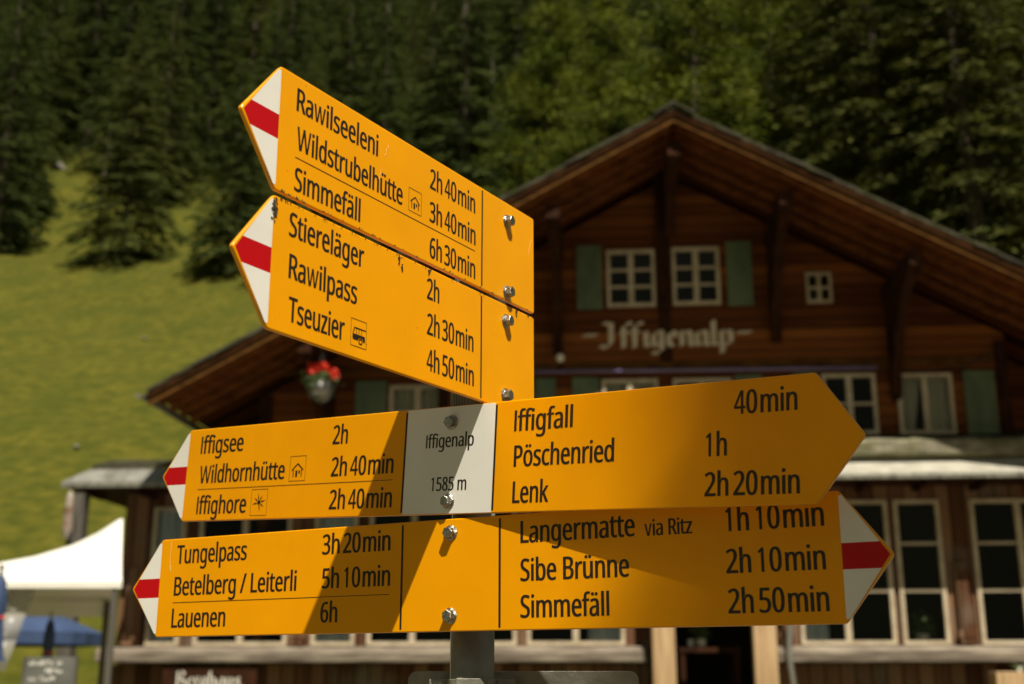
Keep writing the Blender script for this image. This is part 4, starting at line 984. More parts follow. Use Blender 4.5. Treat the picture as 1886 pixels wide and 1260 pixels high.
# ------------------------------------------------------------------ signpost
GLYPHS = {"R":[601,[[[286,1004],[369,996],[440,972],[496,932],[535,876],[557,804],[564,716],[559,642],[542,581],[517,533],[484,495],[433,447],[630,-4],[466,-4],[298,409],[210,409],[210,-4],[65,-4],[65,1004]],[[278,887],[210,887],[210,524],[282,524],[345,535],[384,571],[408,629],[416,710],[412,769],[401,813],[384,846],[360,869],[325,882]]]],"a":[542,[[[278,767],[373,752],[442,706],[481,626],[493,511],[493,-4],[377,-4],[375,102],[357,36],[293,-5],[208,-18],[156,-12],[108,6],[68,38],[39,82],[21,139],[15,209],[32,309],[84,385],[172,433],[290,452],[352,456],[352,497],[345,576],[329,625],[306,651],[274,660],[207,643],[110,602],[67,701],[171,748]],[[307,359],[232,345],[191,315],[170,269],[162,207],[167,154],[181,118],[201,97],[227,90],[274,102],[313,141],[341,206],[351,300],[351,363]]]],"w":[760,[[[8,760],[122,760],[212,180],[226,180],[320,760],[432,760],[530,180],[544,180],[636,760],[748,760],[606,0],[470,0],[380,520],[372,520],[284,0],[148,0]]]],"i":[249,[[[196,755],[196,-4],[53,-4],[53,755]],[[130,1036],[182,1016],[200,990],[204,954],[199,918],[182,892],[130,871],[92,877],[66,893],[51,918],[46,954],[51,990],[66,1016],[92,1031]]]],"l":[249,[[[196,-4],[53,-4],[53,1068],[196,1068]]]],"s":[463,[[[449,207],[442,140],[420,84],[385,40],[337,8],[279,-12],[212,-18],[111,-5],[21,31],[21,150],[135,108],[216,89],[261,97],[287,118],[302,152],[308,196],[300,245],[269,288],[194,338],[105,395],[69,426],[42,463],[26,509],[20,566],[35,652],[82,716],[154,756],[243,769],[341,755],[444,716],[398,611],[302,646],[237,660],[201,654],[178,636],[165,609],[160,573],[169,522],[203,481],[279,433],[366,378],[402,347],[428,309],[443,263]]]],"e":[545,[[[282,769],[354,758],[416,726],[464,674],[498,606],[518,522],[525,426],[525,348],[173,348],[182,240],[211,160],[252,111],[308,95],[385,108],[502,148],[502,32],[403,-6],[302,-18],[224,-7],[155,26],[98,81],[57,158],[32,254],[24,370],[31,485],[54,582],[91,661],[142,720],[207,757]],[[282,660],[242,646],[210,605],[185,538],[177,454],[376,454],[375,509],[365,560],[351,602],[332,634],[310,653]]]],"n":[597,[[[332,769],[426,752],[496,702],[536,615],[548,489],[548,-4],[406,-4],[406,480],[399,559],[382,614],[357,646],[319,657],[262,640],[226,589],[204,505],[196,389],[196,-4],[53,-4],[53,755],[176,755],[189,652],[153,652],[190,716],[256,756]]]],"W":[930,[[[10,1000],[128,1000],[242,250],[262,250],[400,1000],[520,1000],[662,250],[682,250],[796,1000],[912,1000],[748,0],[600,0],[462,690],[452,690],[322,0],[172,0]]]],"d":[594,[[[266,-18],[195,-7],[134,26],[86,81],[51,158],[31,255],[24,374],[31,493],[51,591],[86,668],[135,724],[196,758],[267,769],[350,754],[411,713],[443,658],[402,658],[401,708],[398,765],[398,1068],[541,1068],[541,-4],[418,-4],[421,96],[411,40],[349,-2]],[[280,92],[334,108],[369,155],[391,236],[399,350],[399,372],[391,496],[370,586],[334,640],[279,658],[236,639],[202,582],[178,490],[170,371],[178,252],[202,164],[236,110]]]],"t":[349,[[[257,91],[288,96],[357,107],[357,6],[297,-12],[241,-18],[194,-13],[150,3],[112,32],[83,76],[65,137],[60,218],[60,651],[-14,651],[-14,716],[64,766],[100,927],[203,927],[203,755],[353,755],[353,651],[203,651],[203,221],[208,163],[221,122],[237,99]]]],"r":[399,[[[323,769],[359,767],[416,759],[400,638],[341,646],[321,649],[277,631],[237,581],[208,503],[196,400],[196,-4],[53,-4],[53,755],[179,755],[169,618],[182,692],[241,748],[281,763]]]],"u":[597,[[[544,755],[544,-4],[420,-4],[422,95],[407,32],[340,-6],[266,-18],[200,-11],[144,11],[100,49],[70,102],[53,172],[47,259],[47,755],[191,755],[191,268],[198,190],[215,135],[240,103],[278,92],[319,100],[349,123],[371,161],[388,213],[398,280],[401,360],[401,755]]]],"b":[594,[[[196,805],[195,716],[193,655],[151,655],[170,697],[210,734],[263,759],[328,767],[398,756],[459,723],[508,668],[543,592],[564,494],[570,375],[563,256],[542,158],[508,82],[459,26],[398,-7],[328,-18],[263,-10],[210,15],[171,51],[151,91],[185,91],[167,-4],[53,-4],[53,1068],[196,1068]],[[311,657],[274,650],[246,628],[225,591],[209,538],[199,467],[196,380],[204,252],[225,164],[260,110],[314,92],[359,110],[393,164],[416,254],[424,377],[416,500],[393,588],[359,640]]]],"h":[597,[[[196,752],[195,697],[193,651],[152,651],[188,714],[254,754],[328,767],[395,760],[451,738],[495,700],[525,647],[542,577],[548,489],[548,-4],[406,-4],[406,480],[399,559],[382,614],[357,646],[318,657],[277,649],[248,627],[226,589],[209,536],[200,469],[196,388],[196,-4],[53,-4],[53,1068],[196,1068]]]],"ü":[597,[[[544,755],[544,-4],[420,-4],[422,95],[407,32],[340,-6],[266,-18],[200,-11],[144,11],[100,49],[70,102],[53,172],[47,259],[47,755],[191,755],[191,268],[198,190],[215,135],[240,103],[278,92],[319,100],[349,123],[371,161],[388,213],[398,280],[401,360],[401,755]],[[134,954],[138,986],[155,1009],[209,1027],[263,1009],[279,986],[283,954],[279,922],[263,898],[209,879],[155,898],[138,922]],[[316,954],[320,986],[336,1009],[389,1027],[443,1009],[460,986],[464,954],[460,922],[444,898],[389,879],[336,898],[320,922]]]],"S":[531,[[[514,267],[506,184],[482,114],[441,58],[385,16],[317,-10],[239,-18],[160,-12],[90,4],[20,31],[20,159],[145,117],[244,99],[283,104],[314,118],[338,141],[354,173],[365,211],[369,256],[366,301],[357,337],[341,369],[316,398],[220,459],[139,510],[78,573],[41,654],[29,759],[36,834],[60,897],[98,949],[148,987],[210,1010],[279,1018],[391,1002],[503,960],[461,845],[355,884],[275,899],[244,895],[219,882],[201,861],[187,832],[178,798],[175,758],[178,712],[187,675],[203,644],[226,617],[313,559],[419,490],[460,448],[490,399],[508,340]]]],"m":[904,[[[651,769],[741,752],[806,702],[843,615],[854,489],[854,-4],[712,-4],[712,483],[706,560],[690,614],[668,646],[636,657],[587,642],[554,596],[533,520],[525,414],[525,-4],[383,-4],[383,483],[372,581],[360,615],[346,638],[329,652],[306,657],[270,649],[244,627],[224,589],[209,537],[199,470],[196,389],[196,-4],[53,-4],[53,755],[176,755],[189,652],[152,652],[187,716],[249,756],[320,769],[385,761],[439,737],[480,697],[499,643],[467,643],[492,697],[538,737],[593,761]]]],"f":[332,[[[350,651],[219,651],[219,-4],[76,-4],[76,651],[-15,651],[-15,715],[76,757],[76,798],[81,886],[97,956],[125,1010],[165,1047],[215,1068],[273,1075],[337,1068],[408,1049],[372,945],[308,960],[276,966],[254,957],[237,927],[224,876],[219,800],[219,755],[350,755]]]],"ä":[542,[[[278,767],[373,752],[442,706],[481,626],[493,511],[493,-4],[377,-4],[375,102],[357,36],[293,-5],[208,-18],[156,-12],[108,6],[68,38],[39,82],[21,139],[15,209],[32,309],[84,385],[172,433],[290,452],[352,456],[352,497],[345,576],[329,625],[306,651],[274,660],[207,643],[110,602],[67,701],[171,748]],[[307,359],[232,345],[191,315],[170,269],[162,207],[167,154],[181,118],[201,97],[227,90],[274,102],[313,141],[341,206],[351,300],[351,363]],[[107,954],[111,986],[128,1009],[182,1027],[235,1009],[252,986],[256,954],[252,922],[236,898],[182,879],[127,898],[111,922]],[[289,954],[293,986],[309,1009],[362,1027],[416,1009],[433,986],[437,954],[433,922],[417,898],[362,879],[308,898],[293,922]]]],"2":[553,[[[532,-4],[17,-4],[17,103],[203,369],[290,503],[342,618],[354,677],[358,741],[351,812],[330,864],[302,895],[265,905],[227,899],[193,880],[92,809],[18,897],[96,960],[174,1002],[265,1018],[334,1010],[393,985],[441,945],[476,892],[497,825],[504,748],[498,671],[480,600],[452,531],[415,464],[322,321],[200,121],[532,116]]]],"4":[559,[[[335,0],[335,225],[18,225],[18,325],[318,1000],[452,1000],[452,330],[546,330],[546,225],[452,225],[452,0]],[[132,330],[335,330],[335,800]]]],"0":[553,[[[534,501],[522,284],[505,195],[480,121],[445,62],[399,18],[342,-9],[274,-18],[192,-2],[125,45],[76,121],[44,224],[25,351],[18,501],[24,652],[42,780],[73,882],[121,957],[189,1004],[276,1019],[359,1004],[426,957],[475,882],[509,780],[528,652]],[[161,501],[165,376],[175,274],[192,195],[216,139],[243,106],[275,95],[308,106],[335,138],[359,194],[376,273],[387,376],[390,501],[387,627],[376,728],[359,807],[335,862],[308,895],[275,906],[243,895],[216,862],[192,807],[175,728],[165,627]]]],"3":[553,[[[506,766],[501,703],[487,649],[463,603],[430,567],[389,540],[379,527],[422,498],[481,448],[516,375],[527,284],[519,201],[497,128],[457,67],[399,20],[324,-8],[233,-18],[124,-6],[14,38],[14,160],[147,111],[234,94],[302,107],[345,145],[370,206],[380,287],[375,343],[361,387],[339,419],[308,442],[267,455],[214,460],[120,460],[120,573],[215,573],[261,578],[296,596],[323,624],[343,661],[356,706],[360,758],[353,821],[333,868],[304,897],[263,906],[206,896],[158,867],[81,822],[12,911],[70,953],[125,987],[190,1010],[264,1018],[370,1000],[447,947],[491,866]]]],"6":[553,[[[24,427],[32,598],[62,758],[87,829],[121,892],[166,945],[222,985],[290,1010],[368,1018],[418,1015],[483,1005],[483,892],[409,905],[372,909],[318,901],[277,878],[243,840],[216,791],[196,731],[181,663],[170,512],[128,512],[159,571],[222,614],[307,630],[373,621],[430,594],[476,549],[510,488],[530,412],[536,322],[529,225],[508,141],[472,74],[423,23],[361,-8],[288,-18],[232,-11],[181,9],[135,43],[96,92],[65,154],[43,231],[29,322]],[[286,94],[327,107],[361,149],[385,220],[394,322],[386,407],[365,471],[333,512],[289,525],[257,519],[229,499],[204,469],[185,431],[172,389],[168,346],[177,256],[202,174],[242,115],[262,99]]]],"T":[537,[[[341,-4],[196,-4],[196,885],[-19,885],[-19,1004],[556,1004],[556,885],[341,885]]]],"z":[454,[[[446,-4],[9,-4],[9,82],[270,651],[25,651],[25,755],[439,755],[439,657],[182,99],[446,99]]]],"g":[594,[[[265,769],[323,762],[375,740],[419,704],[444,655],[407,655],[419,755],[541,755],[541,-13],[535,-111],[515,-193],[479,-257],[428,-303],[361,-331],[280,-340],[170,-328],[65,-291],[65,-170],[189,-215],[284,-230],[330,-216],[366,-175],[390,-109],[399,-22],[399,7],[400,55],[421,95],[419,47],[377,11],[325,-11],[266,-18],[194,-6],[132,28],[84,86],[39,210],[24,374],[39,536],[84,661],[132,721],[193,757]],[[278,657],[249,649],[225,625],[203,584],[185,528],[174,458],[170,373],[179,251],[203,162],[237,109],[281,91],[335,105],[352,123],[367,150],[392,229],[400,345],[400,374],[396,466],[385,538],[367,592],[344,629],[315,650]]]],"p":[594,[[[328,769],[399,758],[459,725],[508,670],[543,594],[564,496],[570,377],[563,259],[542,161],[508,83],[460,27],[399,-7],[327,-18],[245,-2],[183,39],[152,91],[192,91],[194,35],[196,-28],[196,-340],[53,-340],[53,755],[178,755],[173,653],[183,710],[244,753]],[[311,657],[276,650],[249,629],[227,595],[211,545],[200,481],[196,400],[196,377],[199,292],[209,221],[225,165],[247,125],[276,100],[314,92],[345,101],[371,129],[393,172],[410,230],[421,299],[424,378],[416,493],[393,582],[358,638]]]],"1":[559,[[[226,0],[348,0],[348,1000],[258,1000],[95,840],[150,762],[226,832]]]],"I":[250,[[[64,0],[190,0],[190,1000],[64,1000]]]],"P":[585,[[[279,1004],[405,985],[495,926],[535,866],[557,793],[565,706],[550,587],[529,532],[499,484],[457,443],[403,412],[337,392],[261,385],[210,385],[210,-4],[65,-4],[65,1004]],[[266,888],[210,888],[210,501],[249,501],[305,506],[347,521],[377,547],[398,584],[412,635],[416,700],[407,783],[381,842],[338,876]]]],"ö":[585,[[[562,377],[557,288],[544,210],[522,143],[492,86],[453,41],[406,8],[351,-11],[291,-18],[234,-11],[181,8],[135,41],[96,86],[66,143],[43,210],[29,288],[24,377],[32,492],[55,589],[93,666],[146,722],[215,757],[294,769],[370,757],[437,722],[490,666],[530,589],[554,492]],[[170,377],[174,295],[185,224],[204,168],[228,126],[257,101],[293,92],[329,101],[358,126],[382,168],[400,224],[412,295],[416,377],[412,459],[400,528],[382,583],[358,624],[329,649],[293,657],[240,639],[203,584],[179,495]],[[128,954],[133,986],[149,1009],[203,1027],[257,1009],[273,986],[278,954],[273,922],[257,898],[203,879],[149,898],[133,922]],[[310,954],[314,986],[330,1009],[384,1027],[437,1009],[454,986],[458,954],[454,922],[438,898],[384,879],[330,898],[314,922]]]],"c":[464,[[[290,-18],[216,-8],[150,23],[96,76],[56,151],[32,249],[24,371],[32,497],[58,598],[99,674],[154,727],[221,758],[296,769],[381,757],[466,726],[426,617],[343,642],[293,653],[257,645],[228,622],[204,583],[186,528],[174,458],[170,373],[174,290],[186,221],[204,166],[227,128],[255,104],[289,96],[355,109],[452,141],[452,24],[375,-7]]]],"k":[516,[[[195,508],[194,449],[172,391],[159,421],[182,463],[203,499],[378,755],[539,754],[317,430],[554,-4],[387,-4],[220,345],[195,275],[195,-4],[53,-4],[53,1068],[195,1068]]]],"L":[506,[[[65,-4],[65,1004],[210,1004],[210,116],[511,116],[511,-4]]]],"B":[628,[[[293,1004],[413,990],[505,948],[549,901],[574,835],[582,752],[578,696],[565,646],[544,604],[514,569],[475,543],[450,528],[450,526],[517,491],[555,458],[583,413],[600,356],[605,284],[597,199],[574,128],[534,71],[480,29],[413,4],[338,-4],[65,-4],[65,1004]],[[306,578],[373,588],[407,618],[426,668],[434,738],[425,808],[403,853],[362,879],[293,888],[210,888],[210,578]],[[210,465],[210,110],[317,110],[386,123],[424,161],[446,219],[454,294],[451,343],[440,385],[424,419],[399,444],[364,460],[312,465]]]],"/":[359,[[[387,1004],[115,-4],[-28,-4],[244,1004]]]],"5":[553,[[[266,617],[340,609],[405,582],[457,538],[496,480],[519,407],[527,319],[519,222],[494,139],[452,72],[395,23],[323,-8],[240,-18],[131,-4],[32,38],[32,162],[156,112],[242,95],[281,101],[315,118],[342,146],[363,187],[377,241],[382,307],[372,392],[346,455],[304,493],[237,506],[181,499],[112,484],[48,526],[76,1004],[478,1004],[478,884],[203,884],[191,603],[199,612]]]],"8":[553,[[[275,1018],[340,1011],[398,990],[446,956],[482,908],[504,847],[511,775],[506,717],[491,668],[439,588],[394,530],[449,466],[484,425],[511,378],[528,324],[534,259],[526,180],[503,112],[465,57],[414,16],[351,-9],[279,-18],[202,-10],[137,15],[85,55],[47,108],[25,175],[18,255],[24,320],[40,375],[65,423],[98,464],[148,523],[105,584],[58,667],[45,718],[40,776],[48,848],[71,907],[107,955],[155,989],[212,1011]],[[160,254],[168,188],[189,135],[224,100],[276,88],[326,100],[361,135],[384,189],[392,258],[388,303],[377,342],[333,407],[261,460],[264,467],[211,412],[172,343],[163,301]],[[275,910],[238,902],[209,875],[189,831],[182,770],[186,723],[196,685],[236,627],[279,582],[318,626],[356,686],[366,724],[369,770],[362,831],[342,875],[313,902]]]],"v":[520,[[[8,760],[126,760],[250,170],[264,170],[386,760],[504,760],[324,0],[190,0]]]],"o":[585,[[[562,377],[557,288],[544,210],[522,143],[492,86],[453,41],[406,8],[351,-11],[291,-18],[234,-11],[181,8],[135,41],[96,86],[66,143],[43,210],[29,288],[24,377],[32,492],[55,589],[93,666],[146,722],[215,757],[294,769],[370,757],[437,722],[490,666],[530,589],[554,492]],[[170,377],[174,295],[185,224],[204,168],[228,126],[257,101],[293,92],[329,101],[358,126],[382,168],[400,224],[412,295],[416,377],[412,459],[400,528],[382,583],[358,624],[329,649],[293,657],[240,639],[203,584],[179,495]]]]}
PX, PY = -0.0542, 1.72
post = tag(empty('signpost', (PX, PY, 0)), 'galvanised hiking signpost with four yellow direction boards', 'signpost')
b = MB(); b.tube([(0, 0, -.05), (0, 0, 2.274)], .0302, 40); b.build('pole', M['zinc'], post, smooth=False)
for p_ in post.children[0].data.polygons: p_.use_smooth = len(p_.vertices) == 4
b = MB(); b.lathe([(.031, 0), (.034, .001), (.034, .008), (.028, .017), (.014, .022), (.001, .023)], (0, 0, 2.272), 32); b.build('cap', M['cap'], post, smooth=True)
b = MB(); b.lathe([(.0308, 1.962), (.0328, 1.962), (.0328, 2.008), (.0308, 2.008)], (0, 0, 0), 40)
for k in range(44):
    a = 2 * math.pi * k / 44; b.box(.0329, .0342, -.0011, .0011, 1.966, 1.990, M=Matrix.Rotation(a, 4, 'Z'))
b.build('clamp_band', M['zinc'], post)

class Board:
    def __init__(s, vp, zc, off, hgt, uL, uR, tipL, tipR, name_label, style):
        d = ray(*vp).normalized()
        if d.x < 0: d = -d
        n = Vector((d.y, -d.x, 0)).normalized()
        if n.y > 0: n = -n
        v = d.cross(n) * -1
        if v.z < 0: v = -v
        s.d, s.n, s.v = d, n, v.normalized()
        s.o = Vector((PX, PY, zc)) + n * off
        s.h = hgt / 2
        s.uL, s.uR, s.tipL, s.tipR = [None if q is None else s.uv(*q)[0] for q in (uL, uR, tipL, tipR)]
        s.obj = None; s.label = name_label; s.style = style
    def uv(s, px_, py_, lift=0.0):
        r = ray(px_, py_); o = s.o + s.n * lift
        t = (o - EYE).dot(s.n) / r.dot(s.n); p = EYE + r * t - o
        return p.dot(s.d), p.dot(s.v)
    def P(s, u, v, w=0.0):
        return s.o + s.d * u + s.v * v + s.n * w - Vector((PX, PY, 0))

TH = 0.006
def build_board(B, whiteplate=None, bars=(), dusty=False):
    h = B.h
    def rnd_(poly, r=.004):
        out = []
        for i in range(len(poly)):
            p, a, c = Vector(poly[i]), Vector(poly[i - 1]), Vector(poly[(i + 1) % len(poly)])
            out += [tuple(p + (a - p).normalized() * r), tuple(p * .6 + (p + (a - p).normalized() * r) * .2 + (p + (c - p).normalized() * r) * .2), tuple(p + (c - p).normalized() * r)]
        return out
    poly = []
    if B.tipL is not None: poly += [(B.uL, h), (B.tipL, 0), (B.uL, -h)]
    else: poly += [(B.uL, h), (B.uL, -h)]
    if B.tipR is not None: poly += [(B.uR, -h), (B.tipR, 0), (B.uR, h)]
    else: poly += [(B.uR, -h), (B.uR, h)]
    m = MB(); m.prism(rnd_(poly), lambda u, v, w: B.P(u, v, w), -TH, 0.0)
    yel = M['yellow_dusty'] if dusty else M['yellow']
    o = m.build('sign_board', [yel], post, bevel=.0016, seg=3)
    o['label'] = B.label
    B.obj = o
    # painted arrow tips, printed bars
    e = .00016
    for tip, u0, st in ((B.tipL, B.uL, B.style[0]), (B.tipR, B.uR, B.style[1])):
        if tip is None or not st: continue
        s = 1 if tip > u0 else -1
        t_in = .0035
        k = MB()
        L_ = abs(tip - u0); hh = h - t_in * 1.6; half = .0148
        def X(v): return u0 + s * (L_ - t_in * 1.3) * (1 - abs(v) / h) * 1.0
        pw = lambda pts, mi, w=e: k.face([B.P(u, v, w) for u, v in pts], mi)
        a = [(u0, half), (X(half) , half), (X(hh), hh), (u0, hh)]
        c = [(u0, -hh), (X(-hh), -hh), (X(-half), -half), (u0, -half)]
        r_ = [(u0, -half), (X(-half), -half), (X(0), 0), (X(half), half), (u0, half)]
        for pts, mi in ((a, 0), (c, 0), (r_, 1)):
            if s < 0: pts = pts[::-1]
            pw(pts, mi)
        k.build('arrow_tip', [M['white_paint'], M['red_paint']], o)
    if whiteplate:
        k = MB(); k.face([B.P(u, v, .00016) for u, v in ((whiteplate[0], -h + .0012), (whiteplate[1], -h + .0012), (whiteplate[1], h - .0012), (whiteplate[0], h - .0012))])
        k.build('white_field', M['white_paint'], o)
    B.ink = []
    for u in bars: B.ink.append([(u - .0016, -h + .004), (u + .0016, -h + .004), (u + .0016, h - .004), (u - .0016, h - .004)])
    return o

def ink_curve(B, loops):
    """printed marks: closed outlines filled flat, converted to one mesh lying on the board"""
    c = bpy.data.curves.new('ink', 'CURVE'); c.dimensions = '2D'; c.fill_mode = 'BOTH'
    for l in loops:
        s = c.splines.new('POLY'); s.points.add(len(l) - 1); s.use_cyclic_u = True
        for i, (x, y_) in enumerate(l): s.points[i].co = (x * 10, y_ * 10, 0, 1)
    t = bpy.data.objects.new('ink', c); col.objects.link(t)
    dg = bpy.context.evaluated_depsgraph_get()
    me = bpy.data.meshes.new_from_object(t.evaluated_get(dg))
    bpy.data.objects.remove(t); bpy.data.curves.remove(c)
    vs_ = [B.P(v.co.x / 10, v.co.y / 10, .00032) for v in me.vertices]
    fs = [tuple(p.vertices) for p in me.polygons]
    bpy.data.meshes.remove(me)
    return vs_, fs

def text(B, s, p0, p1, cap, bold=0):
    u0, v0 = B.uv(*p0); u1, v1 = B.uv(*p1); vb = (v0 + v1) / 2
    seq = []; x = 0.0
    for ch in s:
        if ch == 'm' and x and 'min' in s and s[s.index('m') - 1].isdigit(): x += 70
        if ch == ' ': x += 150 if 'min' in s or 'h' in s[:2] else 260; continue
        a, L_ = GLYPHS[ch]; seq.append((x, L_)); x += a
    xs_ = [px_ + q for px_, L_ in seq for l in L_ for q, _ in l]
    mn, mx_ = min(xs_), max(xs_); k = (u1 - u0) / (mx_ - mn)
    for px_, L_ in seq:
        B.ink += [[(u0 + (px_ + q - mn) * k, vb + r_ / 1000 * cap) for q, r_ in l] for l in L_]
    return k
def rule(B, p0, p1, w=.0008):
    u0, v0 = B.uv(*p0); u1, v1 = B.uv(*p1); v = (v0 + v1) / 2
    B.ink.append([(u0, v - w / 2), (u1, v - w / 2), (u1, v + w / 2), (u0, v + w / 2)])
def icon(B, p0, p1, kind):
    (u0, v1), (u1, v0) = B.uv(*p0), B.uv(*p1)
    w = u1 - u0; hgt = w * 1.12; cv = (v0 + v1) / 2; v0, v1 = cv - hgt / 2, cv + hgt / 2; t = .0006
    def rc(a, b_, c, d):
        B.ink.append([(u0 + w * a, v0 + hgt * b_), (u0 + w * c, v0 + hgt * b_), (u0 + w * c, v0 + hgt * d), (u0 + w * a, v0 + hgt * d)])
    tt = t / w
    rc(0, 0, 1, tt); rc(0, 1 - tt, 1, 1); rc(0, tt * 1.02, tt, 1 - tt * 1.02); rc(1 - tt, tt * 1.02, 1, 1 - tt * 1.02)
    def pg(pts): B.ink.append([(u0 + w * a, v0 + hgt * c) for a, c in pts])
    if kind == 'hut':
        pg([(.14, .46), (.5, .72), (.86, .46), (.86, .40), (.5, .655), (.14, .40)])
        pg([(.22, .17), (.27, .17), (.27, .462), (.22, .43)]); pg([(.73, .17), (.78, .17), (.78, .43), (.73, .462)])
        rc(.38, .17, .5, .42); rc(.57, .30, .66, .42)
    elif kind == 'sun':
        c0 = [(.5 + .10 * math.cos(a), .5 + .09 * math.sin(a)) for a in [k * math.pi / 6 for k in range(12)]]; pg(c0)
        for k in range(8):
            a = k * math.pi / 4 + .2
            if k in (5,): continue
            L_ = .36 if k % 2 else .42
            ca, sa = math.cos(a), math.sin(a)
            pg([(.5 + .14 * ca - .035 * sa, .5 + .125 * sa + .032 * ca), (.5 + .14 * ca + .035 * sa, .5 + .125 * sa - .032 * ca), (.5 + L_ * ca, .5 + L_ * .9 * sa)])
    elif kind == 'bus':
        rc(.20, .66, .96, .70); pg([(.20, .659), (.25, .659), (.17, .45), (.12, .45)])
        for x in (.34, .5, .66): rc(x, .452, x + .03, .658)
        pg([(.12, .30), (.12, .449), (.9, .449), (.9, .38), (.93, .24), (.8, .24), (.76, .33), (.62, .37), (.50, .32), (.46, .24), (.16, .24)])
        o_ = [(.63 + .13 * math.cos(a), .22 + .115 * math.sin(a)) for a in [k * math.pi / 8 for k in range(16)]]
        i_ = [(.63 + .075 * math.cos(a), .22 + .066 * math.sin(a)) for a in [k * math.pi / 8 for k in range(16)]]
        pg(o_); pg(i_)

def bolt(B, px_, py_, rot=.2):
    u, v = B.uv(px_, py_, .006)
    k = MB()
    def fr(x, y_, z): return B.P(u + x, v + y_, z)
    def ring(r, w0, w1, n, ph=0, ch=0.0):
        A = [(r * math.cos(ph + 2 * math.pi * i / n), r * math.sin(ph + 2 * math.pi * i / n)) for i in range(n)]
        Z = [(x * (1 - ch), y_ * (1 - ch)) for x, y_ in A]
        vs_ = [fr(x, y_, w0) for x, y_ in A] + [fr(x, y_, w1 - ch * r * .6) for x, y_ in A] + [fr(x, y_, w1) for x, y_ in Z]
        fs = [(i, (i + 1) % n, n + (i + 1) % n, n + i) for i in range(n)] + [(n + i, n + (i + 1) % n, 2 * n + (i + 1) % n, 2 * n + i) for i in range(n)] + [tuple(range(2 * n, 3 * n))]
        k.raw(vs_, fs)
    ring(.0105, 0.0002, .0018, 28, 0, .08)
    ring(.0094, .0019, .0034, 28, 0, .15)
    ring(.0080, .0035, .0105, 6, rot, .14)
    o = k.build('bolt', M['steel'], B.obj)
    c = MB()                                     # distance piece between the board and the pole
    c.prism([(u - .012, v - .012), (u + .012, v - .012), (u + .012, v + .012), (u - .012, v + .012)], lambda a, b_, w: B.P(a, b_, w), -TH - .02, -TH - .0005)
    c.build('spacer', M['zinc'], B.obj)

OFFU, OFFL = 0.055, 0.055
S1 = Board((2359, 1240), 2.196, OFFU, .1515, (512.5, 240), (983.5, 497), (443, 204), None, 'upper steep yellow board reading Rawilseeleni, Wildstrubelhütte, Simmefäll', (1, 0))
S2 = Board((2359, 1240), 2.0365, OFFU, .1545, (498.5, 485), (984, 680), (427, 455), None, 'steep yellow board reading Stiereläger, Rawilpass, Tseuzier under a dirty joint', (1, 0))
L1 = Board((-2195, 1030), 1.8855, OFFL, .1510, (343, 880), (1503.5, 812), (298, 884), (1594, 805), 'yellow board with white middle field reading Iffigenalp 1585 m', (1, 0))
L2 = Board((-3000, 1237), 1.7285, OFFL, .1500, (293, 1086), (1551.5, 1030), (243, 1087), (1648, 1026), 'lowest yellow board reading Tungelpass and Langermatte with two red and white tips', (1, 1))

build_board(S1, bars=(S1.uv(887.5, 457)[0],), dusty=True)
for a in [('Rawilseeleni', (545.7, 203.4), (696, 288)), ('Wildstrubelhütte', (546, 273.5), (741, 379)), ('Simmefäll', (541, 350), (663, 408.6)),
          ('2h 40min', (791.6, 347), (875, 392.7)), ('3h 40min', (790.7, 407.5), (875.6, 451.6)), ('6h 30min', (790.7, 473.5), (875, 513.9))]: text(S1, *a, .0283)
rule(S1, (543.5, 287.7), (874.4, 463.7), .0009); icon(S1, (753, 345.6), (775.7, 397.5), 'hut')
build_board(S2, bars=(S2.uv(886, 640)[0],), dusty=True)
for a in [('Stiereläger', (531.4, 434.3), (669.8, 493)), ('Rawilpass', (530.7, 512.4), (657, 560)), ('Tseuzier', (529.8, 592), (633.8, 626.2)),
          ('2h', (786, 551.5), (808.8, 557.2)), ('2h 30min', (786, 616), (871.8, 647.5)), ('4h 50min', (785.3, 682), (872.4, 711.1))]: text(S2, *a, .0283)
icon(S2, (646.5, 588), (674, 641), 'bus')
wl, wr = L1.uv(744.5, 856)[0], L1.uv(911, 845)[0]
build_board(L1, whiteplate=(wl + .002, wr - .002), bars=(wl, wr))
for a in [('Iffigsee', (369.3, 836.2), (447.8, 829.7)), ('Wildhornhütte', (366.7, 890.3), (523.6, 881.9)), ('Iffighore', (361, 947.4), (452.4, 943.6)),
          ('2h', (612.4, 818.3), (640.2, 816.4)), ('2h 40min', (609.3, 877.3), (724, 871.6)), ('2h 40min', (605.5, 937.9), (721, 934.5)),
          ('Iffigfall', (947, 794), (1055, 786.8)), ('Pöschenried', (946, 859.5), (1131, 849.9)), ('Lenk', (943.3, 926.3), (1010, 924.3)),
          ('40min', (1352, 762), (1469, 756)), ('1h', (1300, 841), (1339, 839)), ('2h 20min', (1297.5, 914), (1473.4, 908.8))]: text(L1, *a, .0283)
text(L1, 'Iffigenalp', (784.4, 825.9), (872.7, 820.7), .0190); text(L1, '1585 m', (793.4, 905.2), (858.6, 902), .0190)
rule(L1, (364, 902), (723.6, 883.8)); icon(L1, (535.4, 845), (561.7, 880.8), 'hut'); icon(L1, (463.8, 907.8), (490.5, 942.9), 'sun')
build_board(L2, bars=(L2.uv(740, 1060)[0], L2.uv(920.5, 1055)[0]))
